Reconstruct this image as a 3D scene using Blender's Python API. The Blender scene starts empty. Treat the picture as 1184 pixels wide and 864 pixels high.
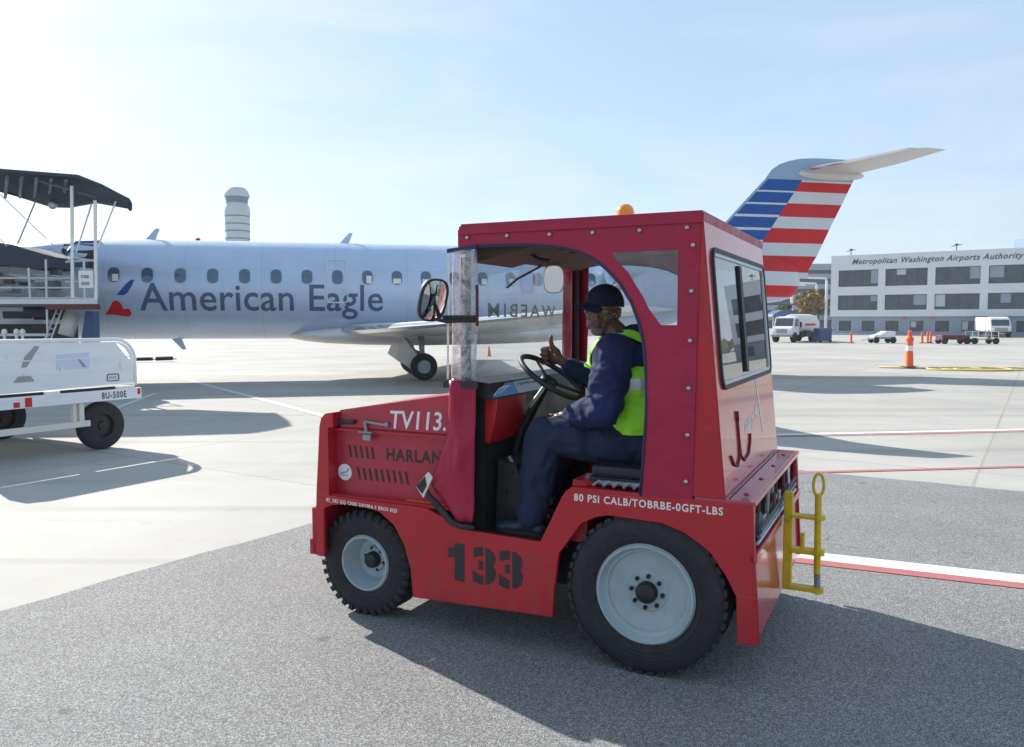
import bpy, bmesh, math, random
from mathutils import Vector, Matrix, Euler, noise
random.seed(7)
R=math.radians; pi=math.pi
scene=bpy.context.scene; COL=scene.collection
# ------------------------------------------------------------------ helpers
def tag(o,label=None,cat=None,group=None,kind=None):
    if label: o['label']=label
    if cat: o['category']=cat
    if group: o['group']=group
    if kind: o['kind']=kind
    return o
def thing(name,label,cat,loc=(0,0,0),rz=0,group=None):
    o=bpy.data.objects.new(name,None); COL.objects.link(o); o.empty_display_size=.2
    o.location=loc; o.rotation_euler=(0,0,rz)
    return tag(o,label,cat,group)
def link(name,me,mat,parent=None):
    o=bpy.data.objects.new(name,me); COL.objects.link(o)
    if mat is not None:
        for m in (mat if isinstance(mat,(list,tuple)) else [mat]): me.materials.append(m)
    if parent is not None: o.parent=parent
    return o
def copy_tree(o,parent=None):
    c=o.copy(); COL.objects.link(c); c.parent=parent
    for ch in list(o.children): copy_tree(ch,c)
    return c
def frame(d,up=Vector((0,0,1))):
    d=Vector(d).normalized()
    if abs(d.dot(up))>.99: up=Vector((1,0,0))
    x=d.cross(up).normalized(); y=x.cross(d).normalized()
    return x,y,d
class MB:
    def __init__(s): s.bm=bmesh.new(); s.mi=0
    def face(s,vs):
        try: f=s.bm.faces.new(vs); f.material_index=s.mi; return f
        except ValueError: return None
    def quad(s,pts):
        return s.face([s.bm.verts.new(p) for p in pts])
    def box(s,a,b,bev=0,M=None):
        x0,y0,z0=[min(a[i],b[i]) for i in range(3)]; x1,y1,z1=[max(a[i],b[i]) for i in range(3)]
        P=[(x0,y0,z0),(x1,y0,z0),(x1,y1,z0),(x0,y1,z0),(x0,y0,z1),(x1,y0,z1),(x1,y1,z1),(x0,y1,z1)]
        vs=[s.bm.verts.new((M@Vector(p)) if M else p) for p in P]
        fs=[s.face([vs[i] for i in f]) for f in ((3,2,1,0),(4,5,6,7),(0,1,5,4),(1,2,6,5),(2,3,7,6),(3,0,4,7))]
        if bev:
            es=set(e for f in fs for e in f.edges)
            r=bmesh.ops.bevel(s.bm,geom=list(es),offset=bev,segments=2,affect='EDGES',profile=.6)
            for f in r['faces']: f.material_index=s.mi
        return s
    def tube(s,pts,r,n=8,caps=True,closed=False):
        pts=[Vector(p) for p in pts]; N=len(pts)
        rr=r if isinstance(r,(list,tuple)) else [r]*N
        rings=[]; px=None
        for i,p in enumerate(pts):
            if closed: d=pts[(i+1)%N]-pts[i-1]
            else: d=pts[min(i+1,N-1)]-pts[max(i-1,0)]
            d.normalize()
            if px is None: x,y,_=frame(d)
            else:
                x=(px-d*px.dot(d)); 
                if x.length<1e-5: x=frame(d)[0]
                x.normalize(); y=d.cross(x)*-1
                y=x.cross(d)
            px=x
            rings.append([s.bm.verts.new(p+(x*math.cos(2*pi*k/n)+y*math.sin(2*pi*k/n))*rr[i]) for k in range(n)])
        m=N if closed else N-1
        for i in range(m):
            a=rings[i];b=rings[(i+1)%N]
            off=0
            if closed and i==N-1:
                off=min(range(n),key=lambda o:(a[0].co-b[o].co).length)
            for k in range(n): s.face([a[k],a[(k+1)%n],b[(k+1+off)%n],b[(k+off)%n]])
        if caps and not closed: s.face(rings[0][::-1]); s.face(rings[-1])
        return s
    def lathe(s,prof,c,axis=(0,0,1),n=32,closed=False):
        # prof: list of (r, h) along axis
        x,y,d=frame(axis); c=Vector(c); rings=[]
        for r,h in prof:
            if r<1e-6: rings.append([s.bm.verts.new(c+d*h)])
            else: rings.append([s.bm.verts.new(c+d*h+(x*math.cos(2*pi*k/n)+y*math.sin(2*pi*k/n))*r) for k in range(n)])
        L=len(rings)
        for i in range(L if closed else L-1):
            a=rings[i];b=rings[(i+1)%L]
            for k in range(n):
                k2=(k+1)%n
                if len(a)==1 and len(b)==1: continue
                if len(a)==1: s.face([a[0],b[k2],b[k]])
                elif len(b)==1: s.face([a[k],a[k2],b[0]])
                else: s.face([a[k],a[k2],b[k2],b[k]])
        return s
    def prism(s,poly,fn,t0,t1):
        # poly 2D points; fn(a,b,t)->3D
        A=[s.bm.verts.new(fn(a,b,t0)) for a,b in poly];B=[s.bm.verts.new(fn(a,b,t1)) for a,b in poly]
        s.face(A[::-1]);s.face(B); n=len(poly)
        for i in range(n): s.face([A[i],A[(i+1)%n],B[(i+1)%n],B[i]])
        return s
    def ell(s,c,rad,M=None,u=16,v=10):
        c=Vector(c); rings=[]
        for j in range(v+1):
            t=pi*j/v; ring=[]
            for k in range(u if 0<j<v else 1):
                a=2*pi*k/u; p=Vector((rad[0]*math.sin(t)*math.cos(a),rad[1]*math.sin(t)*math.sin(a),rad[2]*math.cos(t)))
                if M: p=M@p
                ring.append(s.bm.verts.new(c+p))
            rings.append(ring)
        for j in range(v):
            a=rings[j];b=rings[j+1]
            for k in range(u):
                k2=(k+1)%u
                if len(a)==1: s.face([a[0],b[k],b[k2]])
                elif len(b)==1: s.face([a[k],b[0],a[k2]])
                else: s.face([a[k],b[k],b[k2],a[k2]])
        return s
    def cap(s,p,q,r0,r1,n=12):
        # capsule with taper
        p=Vector(p);q=Vector(q);d=(q-p);L=d.length
        if L<1e-6: return s.ell(p,(r0,)*3)
        d.normalize(); pr=[(0,-r0)]
        for k in range(1,5): a=pi/2*k/4; pr.append((r0*math.sin(a),-r0*math.cos(a)))
        for k in range(0,4): a=pi/2*k/4; pr.append((r1*math.cos(a),L+r1*math.sin(a)))
        pr.append((0,L+r1))
        return s.lathe(pr,p,d,n)
    def build(s,name,mat,parent=None,smooth=False,auto=None):
        bmesh.ops.recalc_face_normals(s.bm,faces=s.bm.faces[:])
        me=bpy.data.meshes.new(name); s.bm.to_mesh(me); s.bm.free()
        o=link(name,me,mat,parent)
        if smooth or auto:
            for p in me.polygons: p.use_smooth=True
            if auto: me.set_sharp_from_angle(angle=R(auto))
        return o
def plate_mesh(loops,ext,bev=0,sub=None):
    """flat plate with holes: loops of 2D points, even-odd fill; thickness +-ext; XY plane."""
    cu=bpy.data.curves.new('c','CURVE'); cu.dimensions='2D'; cu.fill_mode='BOTH'; cu.extrude=ext; cu.bevel_depth=bev; cu.bevel_resolution=1
    for lp in loops:
        sp=cu.splines.new('POLY'); sp.points.add(len(lp)-1)
        for i,(a,b) in enumerate(lp): sp.points[i].co=(a,b,0,1)
        sp.use_cyclic_u=True
    o=bpy.data.objects.new('tmp',cu); COL.objects.link(o)
    dg=bpy.context.evaluated_depsgraph_get(); dg.update()
    me=bpy.data.meshes.new_from_object(o.evaluated_get(dg)); 
    bpy.data.objects.remove(o); bpy.data.curves.remove(cu); me.materials.clear()
    return me
def plate(name,loops,fn,t0,t1,mat,parent,bev=0):
    """fn(a,b,t)->3D; thickness from t0 to t1"""
    me=plate_mesh(loops,max(1e-4,abs(t1-t0)/2-bev),bev); c=(t0+t1)/2
    for v in me.vertices: v.co=fn(v.co.x,v.co.y,c+v.co.z)
    bm=bmesh.new(); bm.from_mesh(me); bmesh.ops.remove_doubles(bm,verts=bm.verts[:],dist=1e-5); bmesh.ops.recalc_face_normals(bm,faces=bm.faces[:]); bm.to_mesh(me); bm.free()
    me.name=name
    return link(name,me,mat,parent)
def text_mesh(txt,size,ext=0,bold=0,shear=0,spacing=1.,fit=None):
    cu=bpy.data.curves.new('t','FONT'); cu.body=txt; cu.size=size; cu.extrude=ext; cu.offset=bold; cu.shear=shear; cu.space_character=spacing; cu.resolution_u=3
    o=bpy.data.objects.new('tmp',cu); COL.objects.link(o)
    dg=bpy.context.evaluated_depsgraph_get(); dg.update()
    me=bpy.data.meshes.new_from_object(o.evaluated_get(dg))
    bpy.data.objects.remove(o); bpy.data.curves.remove(cu); me.materials.clear()
    if fit:
        xs=[v.co.x for v in me.vertices]; ys=[v.co.y for v in me.vertices]
        w=max(xs)-min(xs); h=max(ys)-min(ys); x0=min(xs); y0=min(ys)
        for v in me.vertices:
            v.co.x=(v.co.x-x0)/w*fit[0]
            v.co.y=(v.co.y-y0)/h*fit[1]
    return me
def text(name,txt,fn,fit,mat,parent,bold=0,shear=0,spacing=1.,ext=.0006,cuts=None):
    me=text_mesh(txt,1,0.0,bold,shear,spacing,fit)
    bm=bmesh.new(); bm.from_mesh(me)
    if cuts:
        c0,c1,st=cuts; c=c0
        while c<c1:
            bmesh.ops.bisect_plane(bm,geom=bm.verts[:]+bm.edges[:]+bm.faces[:],plane_co=(0,c,0),plane_no=(0,1,0)); c+=st
    r=bmesh.ops.extrude_face_region(bm,geom=bm.faces[:])
    for v in [g for g in r['geom'] if isinstance(g,bmesh.types.BMVert)]: v.co.z+=ext
    for v in bm.verts: v.co=fn(v.co.x,v.co.y,v.co.z)
    bmesh.ops.recalc_face_normals(bm,faces=bm.faces[:])
    for f in bm.faces: f.smooth=False
    bm.to_mesh(me); bm.free(); me.name=name
    return link(name,me,mat,parent)
def blob(name,mb,mat,parent,voxel=.006,smooth=6,wr=None,keep=None):
    """fuse overlapping shapes into one continuous smooth surface"""
    bmesh.ops.recalc_face_normals(mb.bm,faces=mb.bm.faces[:])
    me=bpy.data.meshes.new('tmp'); mb.bm.to_mesh(me); mb.bm.free()
    o=bpy.data.objects.new('tmp',me); COL.objects.link(o)
    m=o.modifiers.new('r','REMESH'); m.mode='VOXEL'; m.voxel_size=voxel; m.use_smooth_shade=True
    s=o.modifiers.new('s','SMOOTH'); s.iterations=smooth; s.factor=.5
    dg=bpy.context.evaluated_depsgraph_get(); dg.update()
    ne=bpy.data.meshes.new_from_object(o.evaluated_get(dg)); bpy.data.objects.remove(o)
    if wr: wr(ne)
    for p in ne.polygons: p.use_smooth=True
    ne.name=name
    return link(name,ne,mat,parent)
def wrinkle(me,amp,sc,ridge=.5,sx=(1,1,1)):
    nrm=[v.normal.copy() for v in me.vertices]
    for v,n in zip(me.vertices,nrm):
        p=Vector((v.co.x*sx[0],v.co.y*sx[1],v.co.z*sx[2]))*sc
        q=p+Vector((noise.noise(p*.6),noise.noise(p*.6+Vector((9,2,4))),noise.noise(p*.6+Vector((3,7,1)))))*.9
        a=noise.noise(q); v.co+=n*amp*((1-abs(a)*2)*ridge+a*(1-ridge))
# ------------------------------------------------------------------ materials
def newmat(name):
    m=bpy.data.materials.new(name); m.use_nodes=True; nt=m.node_tree; b=nt.nodes['Principled BSDF']; return m,nt,b
def N(nt,t,**k):
    n=nt.nodes.new(t)
    for a,v in k.items():
        if a in n.inputs.keys() if hasattr(n,'inputs') else False: n.inputs[a].default_value=v
        else: setattr(n,a,v)
    return n
def mat(name,col,rough=.5,*,grime=0,chips=0,lines=0,metal=0,coat=0,var=0,vs=8,bump=0,bs=60,bd=.002,alpha=1,em=0,spec=.5,dirt=0,dcol=(.05,.04,.035),stretch=None,coatr=.05):
    m,nt,b=newmat(name)
    b.inputs['Base Color'].default_value=(*col,1); b.inputs['Roughness'].default_value=rough; b.inputs['Metallic'].default_value=metal
    b.inputs['Coat Weight'].default_value=coat; b.inputs['Coat Roughness'].default_value=coatr; b.inputs['Specular IOR Level'].default_value=spec
    tc=N(nt,'ShaderNodeTexCoord'); co=tc.outputs['Object']
    if stretch:
        mp=N(nt,'ShaderNodeMapping'); mp.inputs['Scale'].default_value=stretch; nt.links.new(co,mp.inputs['Vector']); co=mp.outputs[0]
    last=None
    if var:
        n=N(nt,'ShaderNodeTexNoise'); n.inputs['Scale'].default_value=vs; n.inputs['Detail'].default_value=6; n.inputs['Roughness'].default_value=.6; nt.links.new(co,n.inputs['Vector'])
        r=N(nt,'ShaderNodeMapRange'); r.inputs['From Min'].default_value=.3; r.inputs['From Max'].default_value=.7; r.inputs['To Min'].default_value=1-var; r.inputs['To Max'].default_value=1+var; nt.links.new(n.outputs[0],r.inputs[0])
        x=N(nt,'ShaderNodeVectorMath',operation='SCALE'); x.inputs[0].default_value=col; nt.links.new(r.outputs[0],x.inputs['Scale'])
        last=x.outputs[0]; nt.links.new(last,b.inputs['Base Color'])
        r2=N(nt,'ShaderNodeMapRange'); r2.inputs['From Min'].default_value=.3; r2.inputs['From Max'].default_value=.7; r2.inputs['To Min'].default_value=max(.02,rough*(1-var)); r2.inputs['To Max'].default_value=min(1,rough*(1+var*1.5)); nt.links.new(n.outputs[0],r2.inputs[0]); nt.links.new(r2.outputs[0],b.inputs['Roughness'])
    if dirt:
        n=N(nt,'ShaderNodeTexNoise'); n.inputs['Scale'].default_value=14; n.inputs['Detail'].default_value=9; n.inputs['Roughness'].default_value=.75; nt.links.new(co,n.inputs['Vector'])
        r=N(nt,'ShaderNodeMapRange'); r.inputs['From Min'].default_value=.56; r.inputs['From Max'].default_value=.72; r.inputs['To Max'].default_value=dirt; nt.links.new(n.outputs[0],r.inputs[0])
        mx=N(nt,'ShaderNodeMix',data_type='RGBA'); nt.links.new(r.outputs[0],mx.inputs[0])
        if last: nt.links.new(last,mx.inputs[6])
        else: mx.inputs[6].default_value=(*col,1)
        mx.inputs[7].default_value=(*dcol,1); nt.links.new(mx.outputs[2],b.inputs['Base Color'])
    def overlay(fac,c):
        prev=b.inputs['Base Color'].links[0].from_socket if b.inputs['Base Color'].links else None
        mx=N(nt,'ShaderNodeMix',data_type='RGBA'); nt.links.new(fac,mx.inputs[0])
        if prev: nt.links.new(prev,mx.inputs[6])
        else: mx.inputs[6].default_value=(*col,1)
        mx.inputs[7].default_value=(*c,1); nt.links.new(mx.outputs[2],b.inputs['Base Color'])
    if grime:
        sp=N(nt,'ShaderNodeSeparateXYZ'); nt.links.new(tc.outputs['Object'],sp.inputs[0])
        r=N(nt,'ShaderNodeMapRange'); r.inputs['From Min'].default_value=.62; r.inputs['From Max'].default_value=.18; nt.links.new(sp.outputs[2],r.inputs[0])
        mp=N(nt,'ShaderNodeMapping'); mp.inputs['Scale'].default_value=(9,9,2.2); nt.links.new(tc.outputs['Object'],mp.inputs[0])
        n=N(nt,'ShaderNodeTexNoise'); n.inputs['Scale'].default_value=1.6; n.inputs['Detail'].default_value=9; n.inputs['Roughness'].default_value=.7; nt.links.new(mp.outputs[0],n.inputs['Vector'])
        r2=N(nt,'ShaderNodeMapRange'); r2.inputs['From Min'].default_value=.45; r2.inputs['From Max'].default_value=.75; nt.links.new(n.outputs[0],r2.inputs[0])
        a=N(nt,'ShaderNodeMath',operation='MULTIPLY_ADD'); nt.links.new(r.outputs[0],a.inputs[0]); a.inputs[1].default_value=grime; a.inputs[2].default_value=grime*.18
        mg=N(nt,'ShaderNodeMath',operation='MULTIPLY'); nt.links.new(a.outputs[0],mg.inputs[0]); nt.links.new(r2.outputs[0],mg.inputs[1]); overlay(mg.outputs[0],(.13,.075,.06))
    if chips:
        n=N(nt,'ShaderNodeTexNoise'); n.inputs['Scale'].default_value=38; n.inputs['Detail'].default_value=6; n.inputs['Roughness'].default_value=.6; nt.links.new(tc.outputs['Object'],n.inputs['Vector'])
        n2=N(nt,'ShaderNodeTexNoise'); n2.inputs['Scale'].default_value=3; n2.inputs['Detail'].default_value=3; nt.links.new(tc.outputs['Object'],n2.inputs['Vector'])
        s=N(nt,'ShaderNodeMath',operation='MULTIPLY_ADD'); nt.links.new(n2.outputs[0],s.inputs[0]); s.inputs[1].default_value=.35; nt.links.new(n.outputs[0],s.inputs[2])
        r=N(nt,'ShaderNodeMapRange'); r.inputs['From Min'].default_value=.865; r.inputs['From Max'].default_value=.885; r.inputs['To Max'].default_value=chips; nt.links.new(s.outputs[0],r.inputs[0]); overlay(r.outputs[0],(.07,.04,.035))
        mp=N(nt,'ShaderNodeMapping'); mp.inputs['Rotation'].default_value=(.3,.5,.2); mp.inputs['Scale'].default_value=(1.5,1.5,60); nt.links.new(tc.outputs['Object'],mp.inputs[0])
        n=N(nt,'ShaderNodeTexNoise'); n.inputs['Scale'].default_value=1.2; n.inputs['Detail'].default_value=2; nt.links.new(mp.outputs[0],n.inputs['Vector'])
        r=N(nt,'ShaderNodeMapRange'); r.inputs['From Min'].default_value=.70; r.inputs['From Max'].default_value=.73; r.inputs['To Max'].default_value=chips*.5; nt.links.new(n.outputs[0],r.inputs[0]); overlay(r.outputs[0],(.55,.16,.15))
    if bump:
        n=N(nt,'ShaderNodeTexNoise'); n.inputs['Scale'].default_value=bs; n.inputs['Detail'].default_value=4; nt.links.new(co,n.inputs['Vector'])
        bp=N(nt,'ShaderNodeBump'); bp.inputs['Strength'].default_value=bump; bp.inputs['Distance'].default_value=bd; nt.links.new(n.outputs[0],bp.inputs['Height']); nt.links.new(bp.outputs[0],b.inputs['Normal'])
        if coat: nt.links.new(bp.outputs[0],b.inputs['Coat Normal'])
    if em: b.inputs['Emission Color'].default_value=(*col,1); b.inputs['Emission Strength'].default_value=em
    if lines:
        sp=N(nt,'ShaderNodeSeparateXYZ'); nt.links.new(tc.outputs['Object'],sp.inputs[0])
        def ln(sock,per,ph,w):
            a=N(nt,'ShaderNodeMath',operation='ADD'); nt.links.new(sock,a.inputs[0]); a.inputs[1].default_value=ph+per*50
            f=N(nt,'ShaderNodeMath',operation='MODULO'); nt.links.new(a.outputs[0],f.inputs[0]); f.inputs[1].default_value=per
            l=N(nt,'ShaderNodeMath',operation='LESS_THAN'); nt.links.new(f.outputs[0],l.inputs[0]); l.inputs[1].default_value=w; return l.outputs[0]
        mxx=N(nt,'ShaderNodeMath',operation='MAXIMUM'); nt.links.new(ln(sp.outputs[0],1.93,.4,.014),mxx.inputs[0]); nt.links.new(ln(sp.outputs[2],.62,.12,.012),mxx.inputs[1])
        fm=N(nt,'ShaderNodeMath',operation='MULTIPLY'); nt.links.new(mxx.outputs[0],fm.inputs[0]); fm.inputs[1].default_value=.26; 
        prev=b.inputs['Base Color'].links[0].from_socket; mx=N(nt,'ShaderNodeMix',data_type='RGBA'); nt.links.new(fm.outputs[0],mx.inputs[0]); nt.links.new(prev,mx.inputs[6]); mx.inputs[7].default_value=(.12,.15,.2,1); nt.links.new(mx.outputs[2],b.inputs['Base Color'])
    return m
def glass(name,tint=(1,1,1),refl=.12,rough=.02,milk=0,bump=0,bs=10,bd=.01):
    m=bpy.data.materials.new(name); m.use_nodes=True; nt=m.node_tree; nt.nodes.clear()
    out=N(nt,'ShaderNodeOutputMaterial'); tr=N(nt,'ShaderNodeBsdfTransparent'); tr.inputs[0].default_value=(*tint,1)
    gl=N(nt,'ShaderNodeBsdfGlossy'); gl.inputs['Roughness'].default_value=rough
    lw=N(nt,'ShaderNodeLayerWeight'); lw.inputs[0].default_value=.5; fr=N(nt,'ShaderNodeMath',operation='POWER'); nt.links.new(lw.outputs['Facing'],fr.inputs[0]); fr.inputs[1].default_value=5.0
    ad=N(nt,'ShaderNodeMath',operation='ADD',use_clamp=True); ad.inputs[1].default_value=refl; nt.links.new(fr.outputs[0],ad.inputs[0])
    mx=N(nt,'ShaderNodeMixShader'); nt.links.new(ad.outputs[0],mx.inputs[0]); nt.links.new(tr.outputs[0],mx.inputs[1]); nt.links.new(gl.outputs[0],mx.inputs[2])
    last=mx
    tc=N(nt,'ShaderNodeTexCoord')
    if milk:
        df=N(nt,'ShaderNodeBsdfDiffuse'); df.inputs[0].default_value=(.75,.74,.74,1); tl=N(nt,'ShaderNodeBsdfTranslucent'); tl.inputs[0].default_value=(.8,.8,.8,1)
        m1=N(nt,'ShaderNodeMixShader'); m1.inputs[0].default_value=.5; nt.links.new(df.outputs[0],m1.inputs[1]); nt.links.new(tl.outputs[0],m1.inputs[2])
        n=N(nt,'ShaderNodeTexNoise'); n.inputs['Scale'].default_value=bs; n.inputs['Detail'].default_value=8; n.inputs['Roughness'].default_value=.65; n.inputs['Distortion'].default_value=1.2; nt.links.new(tc.outputs['Object'],n.inputs['Vector'])
        r=N(nt,'ShaderNodeMapRange'); r.inputs['From Min'].default_value=.42; r.inputs['From Max'].default_value=.68; r.inputs['To Min'].default_value=milk*.25; r.inputs['To Max'].default_value=min(1,milk*2.2); nt.links.new(n.outputs[0],r.inputs[0])
        m2=N(nt,'ShaderNodeMixShader'); nt.links.new(r.outputs[0],m2.inputs[0]); nt.links.new(mx.outputs[0],m2.inputs[1]); nt.links.new(m1.outputs[0],m2.inputs[2]); last=m2
    if bump:
        n2=N(nt,'ShaderNodeTexNoise'); n2.inputs['Scale'].default_value=bs*.7; n2.inputs['Detail'].default_value=3; nt.links.new(tc.outputs['Object'],n2.inputs['Vector'])
        bp=N(nt,'ShaderNodeBump'); bp.inputs['Strength'].default_value=bump; bp.inputs['Distance'].default_value=bd; nt.links.new(n2.outputs[0],bp.inputs['Height']); nt.links.new(bp.outputs[0],gl.inputs['Normal'])
    nt.links.new(last.outputs[0],out.inputs[0]); return m
M={}
M['red']=mat('red_paint',(.46,.011,.022),.40,spec=.35,coat=.25,var=.12,vs=5,bump=.12,bs=3,bd=.02,dirt=.55,dcol=(.16,.03,.03),coatr=.08,grime=.55,chips=.6)
M['hoodred']=mat('faded_red_paint',(.42,.022,.050),.42,spec=.4,coat=.25,var=.14,vs=6,bump=.12,bs=4,bd=.015,dirt=.55,dcol=(.22,.06,.065),coatr=.15,grime=.4,chips=.5)
M['rearred']=mat('glossy_red_panel',(.56,.04,.05),.2,coat=.4,var=.05,vs=5,bump=.05,bs=2.5,bd=.01,coatr=.06,spec=.5)
M['deckred']=mat('weathered_deck_paint',(.34,.04,.075),.25,coat=.45,var=.1,vs=6,bump=.1,bs=4,bd=.01,dirt=.4,dcol=(.12,.03,.05),spec=.7)
M['canvas']=mat('maroon_vinyl_canvas',(.36,.008,.045),.42,spec=.35,coat=.08,var=.12,vs=5,bump=.7,bs=4.5,bd=.03,coatr=.25,dirt=.35,dcol=(.25,.03,.06))
M['navytrim']=mat('navy_piping',(.02,.025,.07),.6)
M['black']=mat('black_rubber',(.018,.018,.02),.55,bump=.2,bs=80)
M['tyre']=mat('tyre_rubber',(.022,.022,.024),.75,var=.25,vs=12,bump=.3,bs=60,bd=.003,dirt=.45,dcol=(.07,.065,.058))
M['blackpaint']=mat('black_interior',(.014,.013,.015),.5,var=.2,bump=.1,dirt=.3,dcol=(.05,.045,.04))
M['rim']=mat('pale_blue_rim',(.36,.43,.46),.42,var=.1,vs=6,dirt=.5,dcol=(.22,.24,.24))
M['hub']=mat('greasy_hub',(.012,.012,.013),.45,bump=.4,bs=50,dirt=.4)
M['steel']=mat('steel',(.5,.5,.5),.35,metal=.9,var=.1)
M['dull']=mat('dull_steel',(.32,.33,.35),.55,metal=.5,var=.2)
M['yellow']=mat('chipped_yellow_paint',(.72,.50,.015),.45,var=.15,vs=20,bump=.3,bs=40,dirt=.75,dcol=(.12,.07,.02))
M['white']=mat('white_paint',(.78,.78,.77),.45,var=.04)
M['whitewash']=mat('cart_white_panel',(.74,.76,.80),.38,var=.07,vs=3,dirt=.3,dcol=(.45,.45,.47),stretch=(.5,.5,2))
M['letter']=mat('white_lettering',(.78,.76,.76),.5,dirt=.35,dcol=(.45,.2,.2))
M['stencil']=mat('black_stencil_paint',(.022,.02,.022),.5,dirt=.25,dcol=(.12,.02,.02))
M['amber']=mat('amber_lens',(.85,.30,.01),.2,coat=.6); 
M['skin']=mat('dark_brown_skin',(.17,.080,.052),.42,var=.15,vs=25,bump=.15,bs=120,bd=.001)
M['lip']=mat('lip_skin',(.10,.035,.028),.4)
M['eyew']=mat('eye_white',(.45,.42,.40),.25); M['iris']=mat('dark_iris',(.015,.009,.006),.15,coat=1)
M['navy']=mat('navy_sweatshirt',(.009,.017,.075),.85,var=.15,vs=20,bump=.35,bs=180,bd=.002)
M['trouser']=mat('navy_trousers',(.012,.019,.055),.8,var=.15,vs=15,bump=.3,bs=220,bd=.002)
M['shoe']=mat('dark_navy_shoe',(.022,.03,.055),.5,bump=.2)
M['cap']=mat('navy_cap',(.008,.011,.035),.85,bump=.3,bs=250,bd=.001)
M['hivis']=mat('hi_vis_lime',(.34,.86,.03),.6,var=.06,vs=15,bump=.25,bs=30,bd=.004)
M['reflect']=mat('reflective_tape',(.62,.60,.60),.4,metal=.2,var=.08,vs=30)
M['whisker']=mat('grey_whiskers',(.17,.11,.09),.8,bump=.6,bs=300,bd=.002)
M['decalblue']=mat('blue_decal',(.12,.28,.65),.35); M['decalpale']=mat('pale_decal',(.55,.62,.78),.35)
M['beige']=mat('beige_headliner',(.085,.062,.045),.8,var=.15)
M['mirror']=mat('mirror_glass',(.85,.87,.88),.02,metal=1)
M['cream']=mat('cream_plastic',(.72,.70,.64),.4)
M['clear']=glass('window_glass',(.93,.96,.96),.05)
M['rearglass']=glass('rear_window_glass',(.72,.78,.80),.16,rough=.01)
M['vinyl']=glass('clear_vinyl',(.95,.95,.96),.06,rough=.12,milk=.38,bump=.9,bs=14,bd=.02)
M['vinylq']=glass('quarter_window_vinyl',(.80,.84,.88),.05,rough=.08,milk=.07,bump=.6,bs=7,bd=.02)
M['vinylws']=glass('windscreen_vinyl',(.86,.88,.90),.015,rough=.06,milk=.014,bump=.25,bs=4,bd=.01)
# aircraft
M['silver']=mat('sky_tinted_silver_paint',(.46,.56,.72),.34,metal=.18,coat=.25,var=.06,vs=1.5,bump=.05,bs=1.5,bd=.03,coatr=.2,lines=1)  # silver paint; blue skylight and pale haze glare are mixed into the base colour
M['wingm']=mat('wing_grey_paint',(.64,.64,.63),.42,metal=.1,var=.05,vs=2)
M['lemetal']=mat('polished_leading_edge',(.8,.8,.8),.22,metal=.9)
M['bellym']=mat('belly_fairing_grey',(.68,.67,.65),.5,metal=0,var=.06,vs=2)
M['acblue']=mat('livery_blue',(.010,.085,.33),.45,spec=.3,coat=.05,var=.12,vs=1.2); M['acred']=mat('livery_red',(.60,.015,.022),.45,spec=.3,coat=.05,var=.1,vs=1.2)
M['acwhite']=mat('livery_white',(.60,.63,.66),.35,coat=.3,var=.03,vs=1.2); M['acgrey']=mat('livery_grey_blue',(.27,.38,.52),.35,coat=.3)
M['actext']=mat('livery_text_slate',(.07,.11,.20),.45); M['winglass']=mat('cabin_window_glass',(.07,.11,.19),.15,coat=1)
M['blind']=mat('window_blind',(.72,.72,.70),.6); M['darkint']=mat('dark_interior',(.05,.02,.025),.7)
# setting
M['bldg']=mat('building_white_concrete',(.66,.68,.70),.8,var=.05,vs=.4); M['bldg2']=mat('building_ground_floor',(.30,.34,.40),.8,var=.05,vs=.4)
M['bwin']=mat('office_window_glass',(.055,.07,.085),.2,coat=.4,var=.3,vs=.7); M['bframe']=mat('window_mullion',(.10,.11,.13),.5)
M['btext']=mat('building_letters',(.07,.09,.13),.6)
M['tower']=mat('tower_concrete',(.48,.52,.54),.8,var=.04,vs=.1); M['towerd']=mat('tower_band',(.10,.16,.22),.6)
M['farwall']=mat('far_garage_concrete',(.32,.35,.40),.8,var=.06,vs=.15); M['fardark']=mat('far_garage_openings',(.11,.13,.17),.8)
M['orange']=mat('cone_orange',(.85,.12,.02),.5,var=.08,vs=10); M['leafo']=mat('autumn_leaves',(.36,.20,.04),.7,var=.35,vs=1); M['leafg']=mat('green_leaves',(.07,.10,.03),.7,var=.3,vs=1)
M['bark']=mat('bark',(.08,.06,.045),.9,bump=.5,bs=10); M['farblue']=mat('far_blue_glass',(.16,.27,.42),.4)
M['maroon']=mat('cart_maroon',(.12,.03,.03),.6,var=.2); M['bluevan']=mat('blue_panel',(.05,.09,.20),.5)
M['canopy']=mat('dark_canopy_cloth',(.045,.055,.085),.8,var=.15,vs=2,bump=.3,bs=5,bd=.02); M['galv']=mat('galvanised_rail',(.55,.57,.60),.4,metal=.5,var=.1)
M['machine']=mat('grey_green_machinery',(.10,.12,.12),.6,var=.3,vs=4,dirt=.5,dcol=(.25,.25,.24)); M['hose']=mat('yellow_hose',(.62,.48,.14),.7)
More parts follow.
